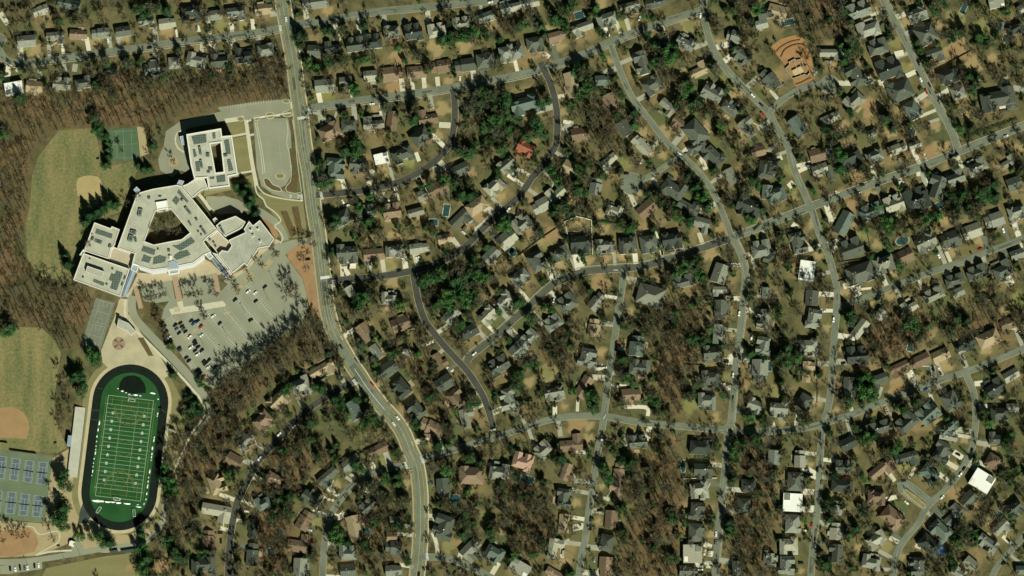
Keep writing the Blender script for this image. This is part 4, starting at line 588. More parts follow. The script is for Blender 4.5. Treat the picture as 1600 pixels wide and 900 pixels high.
def wall_mat():
    m=bpy.data.materials.new('school_facade'); m.use_nodes=True; nt=m.node_tree; b=nt.nodes['Principled BSDF']; b.inputs['Roughness'].default_value=.8
    tc=nt.nodes.new('ShaderNodeTexCoord'); sp=nt.nodes.new('ShaderNodeSeparateXYZ'); nt.links.new(tc.outputs['Object'],sp.inputs[0])
    md=nt.nodes.new('ShaderNodeMath'); md.operation='MODULO'; md.inputs[1].default_value=4; nt.links.new(sp.outputs['Z'],md.inputs[0])
    g=nt.nodes.new('ShaderNodeMath'); g.operation='COMPARE'; g.inputs[1].default_value=2.1; g.inputs[2].default_value=.8; nt.links.new(md.outputs[0],g.inputs[0])
    x=nt.nodes.new('ShaderNodeMix'); x.data_type='RGBA'; x.inputs[6].default_value=(.42,.33,.24,1); x.inputs[7].default_value=(.05,.065,.08,1)
    nt.links.new(g.outputs[0],x.inputs[0]); nt.links.new(x.outputs[2],b.inputs['Base Color']); return m
SWALL=wall_mat()
school=empty('school_building',P(262,340)); tag(school,'large pale flat-roofed school of joined wings around an open courtyard','school')
inv=Matrix.Translation(-school.location)
def soff(poly,d):
    n=len(poly); a=sum(poly[i][0]*poly[(i+1)%n][1]-poly[(i+1)%n][0]*poly[i][1] for i in range(n)); sg=1 if a>0 else -1; out=[]
    for i in range(n):
        p0,p1,p2=[np.array(poly[(i+k)%n],float) for k in (-1,0,1)]
        e1=(p1-p0)/np.linalg.norm(p1-p0); e2=(p2-p1)/np.linalg.norm(p2-p1)
        n1=np.array((-e1[1],e1[0]))*sg; n2=np.array((-e2[1],e2[0]))*sg; b=n1+n2; L=b@b
        b=b/max(L,.35)*2*d/ (1 if True else 1); out.append(tuple(p1+b))
    return out
def wing(name,poly,h,roof,holes=(),para=.7,pw=.75,wallm=None,label=None,param=None):
    mb=MB(); off=school.location
    loc=lambda q:[(P(*p,h)[0]-off.x,P(*p,h)[1]-off.y) for p in q]
    o_=loc(poly); H=[loc(x) for x in holes]; wallm=wallm or SWALL
    for k,l in enumerate([o_]+H):
        n_=len(l); a=sum(l[i][0]*l[(i+1)%n_][1]-l[(i+1)%n_][0]*l[i][1] for i in range(n_))
        if (a<0)==(k==0): l.reverse()
        inn=soff(l,pw if k==0 else -pw); top=h+para; pm=param or PARA
        for i in range(n_):
            a_,b_=l[i],l[(i+1)%n_]; c_,d_=inn[i],inn[(i+1)%n_]
            mb.face([(*a_,0),(*b_,0),(*b_,h-1.2),(*a_,h-1.2)],wallm); mb.face([(*a_,h-1.2),(*b_,h-1.2),(*b_,top),(*a_,top)],pm)
            mb.face([(*a_,top),(*b_,top),(*d_,top),(*c_,top)],pm); mb.face([(*d_,h),(*c_,h),(*c_,top),(*d_,top)],pm)
    mb.cap([o_]+H,h,roof)
    o=mb.build(name,school)
    if label: o['label']=label
    return o
nw=wing('north_wing',[(291,210),(345.5,200.5),(347,213),(362.5,211.5),(372,273),(357,276),(359.5,291),(326,295),(323,278),(303.5,279.5),(298,258)],17,ROOFW,[[(329,225),(344.5,223),(349.5,268.5),(337,270)]],.9,1.4)
link=wing('link_wing',[(303.5,280.5),(319,278.5),(325.3,295.4),(316,296),(300.8,309),(284.6,290.5),(293,287.5)],12,ROOFW)
ring=wing('courtyard_wing',[(213,306),(218,301),(240,295),(277,289),(283.6,291),(300.4,310.4),(339.5,359),(325,370),(318,377),(330,394),(319,398),(302,411),(279,415.5),(262,419),(237,422),(220,416.5),(206.5,411.5),(210.5,396.5),(183.5,387)],14,ROOFL,[[(242,331),(244.5,329),(267,326.5),(297,363.5),(284,374),(265,377.5),(240.5,382.5),(225.5,377)]])
nwb=wing('west_wing',[(147.5,347.5),(173,357),(174.5,353.5),(187,358.5),(178,385),(173.5,388),(169,404.5),(131,392)],10,ROOFL)
swb=wing('southwest_wing',[(130,395.5),(202.5,420.5),(188,463.5),(114.5,437)],11.5,ROOFL)
low=wing('low_wing',[(174.3,388.6),(178.6,386.2),(183,388),(210,397.5),(205.5,411.5),(203.5,419.8),(170,406)],7,ROOFT)
sma=wing('stair_block',[(130.5,389.5),(134,391),(130,399.5),(124,398.5)],10.6,PARA)
glz=wing('glazed_gallery',[(204,421.5),(211.5,424.5),(196,463),(189,463)],6,GLZ2,(),.2,.4,GLZ2,param=GLZ2)
gl0=wing('glazed_gallery',[(204.6,421.5),(207.6,422.7),(192,463),(189.4,462.5)],6.6,GLAZ,(),.2,.3,GLAZ,param=GLAZ)
gtw=wing('glass_tower',[(206.8,412),(217,415.3),(213.5,426),(203.8,421.5)],12.5,GLZ2,(),.6,.9)
fas=MB()
fpts=[(217,415.5),(220,416.8),(237,422.3),(262,419.3),(279,416),(302,411.3),(319,398.6)]
for i in range(len(fpts)-1):
    a,b=fpts[i],fpts[i+1]
    if i==3: continue
    q=[(P(*p,9)[0]-school.location.x,P(*p,9)[1]-school.location.y) for p in (a,b,(b[0]+.6,b[1]+4.6),(a[0]+.6,a[1]+4.6))]
    fas.prism(q,0,9-.03*i,LAV,LAV)
fas.build('front_canopy',school)
ent=wing('entrance_porch',[(262.5,421),(280.5,418.5),(281,427.5),(263.5,430.5)],8,GLZ2,(),.5,1.7)
en2=wing('entrance_porch',[(263.5,409.5),(272,407.5),(278,412),(279,418.5),(263,420.5)],14.9,GLZ2,(),.1,.3,param=LAV)
sky=MB()
def gablelet(mb,c,wd,dp,z,h,m,m2,rz):
    ca,sa=math.cos(rz),math.sin(rz); f=lambda x,y,zz:(c[0]+x*ca-y*sa,c[1]+x*sa+y*ca,zz)
    a,b,c_,d_=f(-wd/2,-dp/2,z),f(wd/2,-dp/2,z),f(wd/2,dp/2,z),f(-wd/2,dp/2,z); e,g=f(0,-dp/2,z+h),f(0,dp/2,z+h)
    mb.face([a,b,e],m); mb.face([b,c_,g,e],m); mb.face([c_,d_,g],m2); mb.face([d_,a,e,g],m)
gablelet(sky,P(265.5,402.5,14.0)-school.location,5,4,14.02,2.6,PARA,GLAZ,0); sky.build('roof_monitor',ring)
atr=wing('atrium_roof',[(242.8,316),(261.5,313),(263,325.5),(245.5,328.5)],15.8,mat('roof_bright_white',(.74,.74,.72),.03,.2,.6,2),(),.5,1.0)
atl=wing('atrium_wall',[(245.6,328.8),(262.8,326),(263.3,329),(246,331.5)],9,LAV)
gym=wing('gymnasium',[(389,345.5),(395.5,352.5),(406,344),(428.5,373),(420.5,385),(404,388),(386,416),(381.5,411.5),(363,426.5),(341,397),(347,391),(356,393),(362,384),(357,375.5),(384,363),(381,358.5)],12.5,ROOFG)
neb=wing('auditorium',[(337.5,352.5),(345,346),(368,337.5),(383.5,346.5),(379,354.5),(372.5,359),(351.5,369.3),(340.3,358.4)],13,ROOFL)
lnk=wing('low_wing',[(340.2,360),(350.6,371),(356,375.8),(361,384),(355.5,392.2),(346.5,390.3),(340.5,396.4),(333,387),(322,375)],8,ROOFT)
lw3=wing('low_wing',[(331.5,394.5),(340,397.3),(362.5,427.5),(360,430.4)],7,ROOFT)
gl3=wing('glazed_gallery',[(329.5,404),(334.5,401.5),(358.5,431),(352.5,434)],6,GLAZ,(),.2,.4,GLAZ,param=LAV)
gl4=wing('glass_tower',[(320,397.6),(327.5,393.4),(333.6,400.6),(327,405.4)],11,GLZ2,(),.6,.9)
bx=wing('stair_block',[(332,343),(336.5,339.5),(341.5,344.5),(336.5,348.5)],9,ROOFW)
can=wing('entrance_canopy',[(276.5,287.5),(280,281),(287.5,283),(284,290)],13.2,GLZ2,(),.2,.4,param=LAV); can2=wing('entrance_canopy',[(208.5,296.5),(213.5,291.5),(219,297),(214,302.5)],13.2,GLZ2,(),.2,.4,param=LAV); cn3=wing('entrance_canopy',[(280.5,213.5),(286.5,212),(288.5,226),(284,226)],5,GLZ2,(),.2,.4,param=LAV)
PLANT=mat('plant_unit_grey',(.16,.19,.17),.2,.5,.6,2); PLANTD=mat('plant_unit_dark',(.05,.07,.06),.2,.5,.6,2)
def panel(par,q,h):
    mb=MB(); c=school.location; mb.prism([(P(*p,h)[0]-c.x,P(*p,h)[1]-c.y) for p in q],h+.12,h+.45,SOLAR); mb.build('solar_panel',par)
def unit(par,x,y,w,l,hh,ang,h,m=None):
    mb=MB(); c=P(x,y,h)-school.location; mb.box((c.x,c.y,h+.02),(w*S,l*S,hh),m or PLANT,R(ang)); 
    mb.box((c.x,c.y,h+hh+.05),(w*S*.55,l*S*.55,.35),PLANTD,R(ang)); mb.build('rooftop_unit',par)
for q in ([(182,423),(192,426.5),(182.5,454),(172,450.5)],[(174,427),(179.5,429),(175.5,440),(170.5,437.5)],[(147,436),(163.5,442),(161.5,447),(145.5,440)]): panel(swb,q,11.5)
panel(nwb,[(151,357.5),(176,366),(174,373),(149,364.5)],10)
for q in ([(224,384),(243,390.5),(241,399),(221,392)],[(225,398),(237,402.5),(233,411),(221,408)],[(250,399),(260,402),(257.5,409.5),(239,413.5),(240,402.5)],[(269,384),(279,383.5),(299,370.5),(305,378),(282,392)],[(274,398),(281,393.5),(293,391),(298,398),(276,406.5),(271.5,402)],[(280,296),(295,315),(292,317),(277,301)],[(275,306),(281,312),(275.5,321),(269,314)]): panel(ring,q,14)
for q in ([(299,213),(322,209.5),(323,222.5),(303,226)],[(331.5,208),(336.5,207),(337,216),(333,217)],[(350,219.5),(357.5,218),(361,241),(353.5,241)],[(354.5,249.5),(360,248.5),(365,266),(357.5,268)],[(301,233.5),(305,233),(308,244),(303,246)],[(305,253),(311.5,252),(313,267.5),(307,268)],[(338,275.5),(351.5,273),(352.5,283.5),(339.5,285.5)],[(327.5,277),(335,276),(335.5,279.5),(328,280)]): panel(nw,q,17)
for a in ((313,236,3.5,13,2,10),(315,257,3.5,13,2,10),(325,242.5,5,6,1.6,0),(329,264.5,6,5,1.5,0),(326,269,5,3,1.2,0),(352.5,243,6,4,1.5,8)): unit(nw,*a,17)
for a in ((219,332.5,6,12,2.2,-10),(208.5,363.5,9,6,2.2,-15),(204.5,373,7,10,2.4,-15),(212,375,4,7,1.6,10),(294,330,4,14,2.2,38),(318,361,4,14,2.2,35),(297,350,3,7,1.8,30),(307,343,4,4,1.5,30),(284.5,312.5,3.5,3.5,1.6,0),(233,309.5,4,4,1.5,0),(310,362,3,3,1.2,20),(314.5,367,3,3,1.2,20),(264,391.5,4,4,1.4,0),(247,389.5,2.5,2.5,1.2,0),(250,307,5,2,1,0)): unit(ring,*a,14)
c=wing('penthouse',[(136.5,415.5),(163,424.5),(160,434),(134,424.5)],16,ROOFL,(),.3,.5)
for a in ((140.5,404.5,2,2,1,0),(176,420.5,2.5,2.5,1.4,0),(130,433.5,2.5,2.5,1.4,0),(167,444.5,2.5,2.5,1.4,0),(195,434,2,6,1,-18),(191,444,2,6,1,-18)): unit(swb,*a,11.5)
for a in ((145,373.5,3.5,5,1.8,-20),(172,385,3.5,5,1.8,-20),(154,378,11,5,1.2,-20),(144,366,2,2,1,0)): unit(nwb,*a,10)
for a in ((403,357.5,4,3,1.5,20),(392,359,4,3,1.5,20),(395.5,368,4,4,1.5,20),(406.5,377,4,4,1.5,20)): unit(gym,*a,12.5,PARA)
unit(neb,347,360,4,14,2.2,28,13); 
for a in ((328,374.5,4,3,1.6,35),(334,379,3,3,1.6,35),(337,385,3,3,1.6,35)): unit(lnk,*a,8)

# ------------------------------------------------------------------ things round the school
def building(name,poly,h,roof,label,cat,wallm=None,parts=None):
    c=P(*poly[0]); o=empty(name,c); mb=MB(); l=[(P(*p,h)[0]-c.x,P(*p,h)[1]-c.y) for p in poly]
    mb.prism(l,0,h-.05,wallm or SWALL); mb.build('wall',o)
    a=sum(l[i][0]*l[(i+1)%len(l)][1]-l[(i+1)%len(l)][0]*l[i][1] for i in range(len(l)))
    if a<0: l.reverse()
    inn=soff(l,.5); mr=MB(); mr.prism(l,h,h+.35,PARA,PARA); mr.cap([inn],h+.37,roof); mr.build('roof',o)
    return tag(o,label,cat)
g=building('concession_building',[(185,498.5),(201,505),(213,518.5),(205,524.5),(199.5,518),(182.5,511)],5.5,ROOFG,'small grey flat-roofed building on the plaza above the running track','building')
m_=MB(); m_.box((2,-1,5.9),(4,1.5,.9),PLANT,R(-20)); m_.build('rooftop_unit',g)
building('equipment_shed',[(108.5,846),(111.5,844.5),(117,846.5),(114.5,855),(107.5,852)],3.2,PARA,'small white-roofed shed beside the lane south of the stadium','shed',mat('shed_wall',(.5,.45,.36),.1))
def slope_box(mb,q,h0,h1,m):
    """quad footprint in plan units rising from h0 (first edge) to h1 (far edge)"""
    b=[P(*p) for p in q]; t=[Vector((b[i].x,b[i].y,z)) for i,z in enumerate((h0,h0,h1,h1))]
    b=[Vector((p.x,p.y,0)) for p in b]
    mb.face(t,m)
    for i in range(4): mb.face([b[i],b[(i+1)%4],t[(i+1)%4],t[i]],m)
gs=empty('grandstand'); tag(gs,'long pale aluminium grandstand along the west side of the running track','grandstand')
ALU=mat('aluminium_plank',(.40,.40,.34),.1,.2,.6,2)
st=MB()
for k in range(8):
    f=lambda t,v:(134-12.5*v-16*t, 637+109*v-1*t)
    t0,t1=k/8,(k+1)/8; q=[f(t0,0),f(t0,1),f(t1,1),f(t1,0)]
    st.prism([P(*p)[:2] for p in q],0,.5+.42*k,ALU)
st.build('seating_tier',gs)
pb=MB(); pb.prism([P(*p)[:2] for p in [(107.5,681),(113,681.5),(110.5,698.5),(105.3,697.5)]],3.0,7.0,mat('press_box_wall',(.30,.34,.40),.1),mat('press_box_roof',(.22,.29,.36),.1,.5,.6,2),True); pb.build('press_box',gs)
rl=MB()
pa_,pb_=P(134.4,637),P(121.9,746); d_=pb_-pa_; rl.box(((pa_.x+pb_.x)/2,(pa_.y+pb_.y)/2,.35),(d_.length,.12,.9),PLANT,math.atan2(d_.y,d_.x)); rl.build('railing',gs)
sb=empty('scoreboard',P(270,674)); tag(sb,'pale scoreboard panel on posts at the east side of the stadium','scoreboard')
m_=MB(); m_.box((0,0,3.2),(8,.7,3.6),mat('scoreboard_panel',(.45,.55,.58),.05,.3,.6,2),R(-22),None,True); m_.build('panel',sb)
for x in (-3,3):
    m_=MB(); m_.box((x*math.cos(R(-22)),x*math.sin(R(-22)),0),(.35,.35,3.4),PLANT); m_.build('post',sb)
# football goal posts and soccer goals
GW=mat('goal_white',(.75,.75,.70),.05,1,.5,3)
for v,lab in ((-.02,'north'),(1.02,'south')):
    o=empty('goal_post',FP(.5,v,.1)); tag(o,f'white football goal post behind the {lab} end line of the green field','goal post',group='football goal posts')
    m_=MB(); m_.tube((0,0,0),(0,0,3),.14,.14,GW,6); m_.build('post',o)
    m_=MB(); m_.tube((-2.8,-.35,3),(2.8,.35,3),.12,.12,GW,6); m_.tube((-2.8,-.35,3),(-2.8,-.35,9),.1,.1,GW,6); m_.tube((2.8,.35,3),(2.8,.35,9),.1,.1,GW,6); m_.build('crossbar',o)
for x,y,a,lab in ((153,796,55,'southwest'),(208,802,95,'southeast'),(206,624,-7,'north'),(183,778,-7,'south')):
    o=empty('soccer_goal',P(x,y,.1),R(a)); tag(o,f'white soccer goal frame at the {lab} end of the green field','soccer goal',group='soccer goals')
    m_=MB()
    for p,q in (((-3.6,0,0),(-3.6,0,2.4)),((3.6,0,0),(3.6,0,2.4)),((-3.6,0,2.4),(3.6,0,2.4)),((-3.6,0,2.4),(-3.6,-2.2,0)),((3.6,0,2.4),(3.6,-2.2,0)),((-3.6,-2.2,0),(3.6,-2.2,0))): m_.tube(p,q,.16,.16,GW,5)
    m_.build('frame',o)
# snow piles cleared off the field
SNOW=mat('old_snow',(.83,.84,.83),.05,.6,.8,3,.3)
def snow(x,y,rx,ry,ang,seed,label):
    r_=random.Random(seed); mb=MB(); n_=12; c=P(x,y); rings=[]
    for i,(f,hh) in enumerate(((1,0),(.8,.55),(.45,.95))):
        rings.append([(f*rx*S*math.cos(k*2*math.pi/n_)*(1+r_.uniform(-.28,.28)),f*ry*S*math.sin(k*2*math.pi/n_)*(1+r_.uniform(-.28,.28)),hh*min(1.2,.5+ry*.35)*r_.uniform(.8,1.2) if hh else 0) for k in range(n_)])
    for a,b in zip(rings,rings[1:]):
        for k in range(n_): mb.face([a[k],a[(k+1)%n_],b[(k+1)%n_],b[k]],SNOW)
    mb.face(rings[-1],SNOW); o=mb.build('snow_pile'); o.location=(c.x,c.y,.1); o.rotation_euler=(0,0,R(ang)); tag(o,label,'snow pile',group='snow piles round the football field')
SP=[(155,661,3.6,1.1,'W'),(153.3,671,2.8,1,'W'),(151.5,681.5,2,1,'W'),(150.8,689.5,1.3,.8,'W'),(150,697,1.3,.8,'W'),(149.6,702,1.2,.8,'W'),(149,707.5,2.8,1.1,'W'),(147,716.5,1.6,.9,'W'),(146,723.5,1.4,.8,'W'),(145.2,729,1.3,.8,'W'),(144.7,736,2.4,1.0,'W'),(143.4,742.5,1.0,.7,'W'),
    (246.2,646,2.2,1,'E'),(245.6,650,1.2,.8,'E'),(241,683,1.6,.9,'E'),(240.3,687.5,3,1,'E'),(238,700,3,1.2,'E'),(237.2,709,2.2,.9,'E'),(236.6,714,2.0,.8,'E'),(236,719,1.4,.8,'E'),(233.8,737,3.4,1.2,'E'),(232,746,1.5,.9,'E'),(231.4,752,1.8,.9,'E'),(230.4,760,3.8,1,'E'),(229.2,771,2.4,.9,'E'),(228,780,1.8,.9,'E'),(225,787,1.5,.9,'E'),
    (152.5,782.5,9,2.1,'S'),(168,784,5.5,1.3,'S'),(176,784.5,3.5,1.2,'S'),(185,785.5,5,1.6,'S'),(199,787,6,1.5,'S'),(217,792,5,1.0,'S'),(215,788.5,2,.7,'S'),
    (184,607,1.4,.8,'N'),(191,611,2.2,1.4,'N'),(197,613.5,1.4,.8,'N'),(202,615.8,1.8,1,'N'),(212,617,3.6,1.7,'N'),(219,618.3,2.2,.9,'N'),(238.5,614.3,4.6,1.6,'N'),(247,623.5,1.2,1.3,'N')]
cnt={}
for k,(x,y,rx,ry,sd) in enumerate(SP):
    i=cnt.get(sd,0); cnt[sd]=i+1
    lab={'W':f'white snow pile, {ordinal(i)} from north along the west edge of the field','E':f'white snow pile, {ordinal(i)} from north along the east edge of the field','S':f'white snow pile, {ordinal(i)} in the line behind the south goal','N':f'white snow pile, {ordinal(i)} in the line behind the north goal'}[sd]
    snow(x,y,rx,ry,{'W':83,'E':82,'S':-6,'N':-10}[sd] if k!=41 else 25,k,lab)
# tennis nets
for i,(a,b) in enumerate(NETS):
    pa,pb_=P(*a,.07),P(*b,.07); o=empty('tennis_net',(pa+pb_)/2); mb=MB(); h=pb_-pa
    mb.box((0,0,.05),(h.length,.12,.95),mat('net_black',(.03,.04,.035),.2),math.atan2(h.y,h.x)); mb.build('net',o)
    for s_ in (-.5,.5):
        mb=MB(); mb.tube((h.x*s_,h.y*s_,0),(h.x*s_,h.y*s_,1.1),.08,.08,PLANT,5); mb.build('post',o)
    tag(o,f"dark net across the {ORD[i%4]} blue tennis court from the right, {'upper' if i<4 else 'lower'} row",'tennis net',group='nets on the tennis courts')
# poles
def pole(x,y,h,label,kind='light_pole',cat='light pole',group='tall light poles',head=True):
    o=empty(kind,P(x,y)); mb=MB(); mb.tube((0,0,0),(0,0,h),.16,.1,PLANT,6); mb.build('post',o)
    if head:
        mb=MB(); mb.box((0,0,h),(1.6 if h<15 else 3.4,.5,.35 if h<15 else 1.6),PLANT,.3,None,True); mb.build('lamp_head',o)
    tag(o,label,cat,group=group)
for x,y,h,l in ((101,724,21,'tall floodlight pole between the tennis courts and the grandstand'),(264.5,669,21,'tall floodlight pole at the east side of the running track'),(164,272,16,'tall light pole beside the north baseball infield'),(102,876,15,'tall light pole south of the stadium lane, left one'),(126,869,15,'tall light pole south of the stadium lane, right one'),(43,882,9,'short light pole among the cars at bottom left')): pole(x,y,h,l)
for i,(x,y) in enumerate(((355.5,527.5),(326,448),(266.5,466.5),(286.5,464.5),(397,444),(383,490),(420,470),(350,555),(318,540),(428,440))):
    pole(x,y,11,f'thin parking lot lamp, {ordinal(i)} of ten in the big school lot' if False else ['thin lamp post in the southern half of the big parking lot, middle bay','thin lamp post on the right front bay before the school','thin lamp post at the end of the left front bay','thin lamp post beside the central brick walkway','thin lamp post in the north corner of the big parking lot','thin lamp post by the bus strip in the big parking lot','thin lamp post at the east side of the big parking lot','thin lamp post at the south edge of the big parking lot','thin lamp post among the parked cars of the big lot','thin lamp post at the north-east side of the big lot'][i],group='lamp posts in the school parking lot')
bc=empty('batting_cage',P(187,863)); tag(bc,'long dark mesh batting cage beside the lane south of the stadium','batting cage')
mb=MB()
for x0,x1,y,h in ((-10,-1.5,.5,2.8),(2,16,1.2,3)):
    mb.box(((x0+x1)/2,y,h-.1),(x1-x0,3.0,.1),mat('cage_net',(.05,.07,.06),.2),R(8),None,True)
mb.build('roof_net',bc)
mb=MB()
for x0,x1,y,h in ((-10,-1.5,.5,2.8),(2,16,1.2,3)):
    for x in np.linspace(x0,x1,4):
        for dy in (-1.5,1.5): mb.tube((x,y+x*.14+dy,0),(x,y+x*.14+dy,h),.08,.08,PLANT,4)
mb.build('frame',bc)
SPACE_DUG=[(( -4,685),(12,690),'left'),((14,699),(56,707),'right')]
for a,b,l in (((-8,690),(12,692.5),'first'),((15,703.5),(56.5,709),'second')):
    pa,pb_=P(*a),P(*b); v=pb_-pa; o=empty('backstop_fence',(pa+pb_)/2); mb=MB(); mb.box((0,0,0),(v.length,.25,2.6),mat('windscreen_dark',(.03,.035,.03),.2),math.atan2(v.y,v.x)); mb.build('screen',o)
    tag(o,f"dark green screen fence on the north side of the tennis courts, {'left' if l=='first' else 'right'} piece",'fence')

# kerbs and planted islands of the drop-off loop and the north lot
kb=MB()
def kline(pts,w,z,m=CREAM): ribbon(kb,smooth(pts,3),w,z,m)
kline([(284,204),(277,208),(274,216),(275,225),(279,232),(288,238)],2.2,.12); kline([(398.5,191),(403,215),(408,245),(411,272)],1.0,.13); kline([(401.5,191),(406,215),(411,245),(414,270)],1.0,.134)
for pts in ([(412,280),(416,278),(421,281),(426,288),(437,293),(440,299),(426,297),(415,290),(412,280)],[(448,188),(450,206),(448,222),(452,240),(455,265),(454,282),(447,292),(448,299),(460,302),(470,301),(473,306)],[(457,187),(461,215),(465,255),(471,300)]): kline(pts,.9,.14)
for x,y,rx,ry in ((401,184.5,5,4.4),(422,180.5,7.5,5.6),(449,178,8.5,5),(454,173.5,4,4),(447,158,6,3.6),(376,186,6,3.6),(437.5,275,7.5,4.8)):
    e=lambda s_:[(x+rx*s_*math.cos(t_*.3142),y+ry*s_*math.sin(t_*.3142)) for t_ in range(20)]
    kb.prism(world(e(1)),0,.2,CREAM); kb.prism(world(e(.84)),0,.24,FIELD)
kline([(396,184.5),(410,182.5),(432,179.5),(455,176)],2.2,.28)
kb.build('kerb')['kind']='structure'
# ------------------------------------------------------------------ nearest-road lookup for placing and describing
def nearest(x,y,skip=()):
    best=(1e9,)
    for i,pts in enumerate(road_pts):
        if i in skip or ROADS[i][0]=='lane': continue
        for k in range(len(pts)-1):
            (x1,y1),(x2,y2)=pts[k],pts[k+1]; dx,dy=x2-x1,y2-y1; L=dx*dx+dy*dy or 1
            t=max(0,min(1,((x-x1)*dx+(y-y1)*dy)/L)); qx,qy=x1+t*dx,y1+t*dy; d=math.hypot(x-qx,y-qy)
            if d<best[0]: best=(d,i,k+t,qx,qy,math.atan2(-dy,dx))
    return best
def place_words(x,y):
    """(road index, side word, position along) of a plan point"""
    d,i,t,qx,qy,a=nearest(x,y); ori=ROADS[i][2]
    side=('north' if y<qy else 'south') if ori=='ew' else ('east' if x>qx else 'west')
    return i,side,(t if ROADS[i][5][0][0 if ori=='ew' else 1]<ROADS[i][5][-1][0 if ori=='ew' else 1] else -t)
def label_by_road(items, make):
    """items: (obj, px, py, description, group); rank equals of one description along their side of a road, so each label is its own"""
    g={}
    for it in items:
        i,side,t=place_words(it[1],it[2]); g.setdefault((i,side,it[3]),[]).append((t,it))
    for (i,side,desc),l in g.items():
        l.sort(key=lambda q:q[0]); end='west' if ROADS[i][2]=='ew' else 'north'; n=len(l)
        for k,(t,it) in enumerate(l): tag(it[0],make(desc,k,n,end,side,ROADS[i][1]))
# ------------------------------------------------------------------ houses
ROOFM={
 'm':[mat('shingle_grey_a',(.165,.18,.15),.22,.5,.85,2.5,.1),mat('shingle_grey_b',(.205,.215,.178),.2,.5,.85,2.5,.1),mat('shingle_grey_c',(.185,.19,.15),.22,.5,.85,2.5,.1)],
 'l':[mat('shingle_pale_a',(.255,.262,.215),.18,.5,.85,2.5,.1),mat('shingle_pale_b',(.30,.295,.23),.15,.5,.85,2.5,.1)],
 'd':[mat('shingle_charcoal_a',(.074,.085,.068),.25,.5,.8,2.5,.1),mat('shingle_charcoal_b',(.095,.106,.086),.25,.5,.8,2.5,.1)],
 'k':[mat('shingle_black_a',(.045,.054,.045),.3,.5,.8,2.5,.1)],
 's':[mat('shingle_slate_green',(.105,.135,.115),.25,.5,.8,2.5,.1)],
 'b':[mat('shingle_brown_a',(.155,.112,.075),.22,.5,.85,2.5,.1),mat('shingle_brown_b',(.20,.145,.098),.2,.5,.85,2.5,.1)],
 't':[mat('shingle_tan',(.295,.235,.15),.16,.5,.85,2.5,.1)],
 'r':[mat('tile_red',(.25,.095,.055),.2,.6,.8,2.5,.1)],
 'p':[mat('shingle_pink',(.36,.23,.18),.14,.6,.85,2.5,.1)],
 'w':[mat('roof_bright_white',(.44,.44,.42),.28,.16,.8,1.2)]}
CN={'m':'grey','l':'pale grey','d':'charcoal','k':'black','s':'slate green','b':'brown','t':'tan','r':'red','p':'pink','w':'bright white'}
FNAME={'g':'gabled house','h':'hip-roofed house','l':'L-shaped house','x':'many-gabled house','f':'flat-roofed house'}
WALLM=[mat('siding_white',(.62,.60,.54),.06,.5,.8,2),mat('brick_red',(.25,.12,.085),.18,.8,.9,4),mat('siding_grey',(.36,.37,.34),.08,.5,.8,2),mat('siding_beige',(.50,.43,.32),.08,.5,.8,2),mat('brick_tan',(.34,.24,.16),.15,.8,.9,4)]
GLASSM=mat('window_dark',(.035,.045,.05),.2,.5,.15,2,.5); BRICK=WALLM[1]; TRIM=mat('trim_white',(.70,.68,.60),.05,.5,.7,2); DOORM=mat('door_dark',(.10,.05,.035),.2,.6,.6,2)
def rect(cx,cy,w,h): return [(cx-w/2,cy-h/2),(cx+w/2,cy-h/2),(cx+w/2,cy+h/2),(cx-w/2,cy+h/2)]
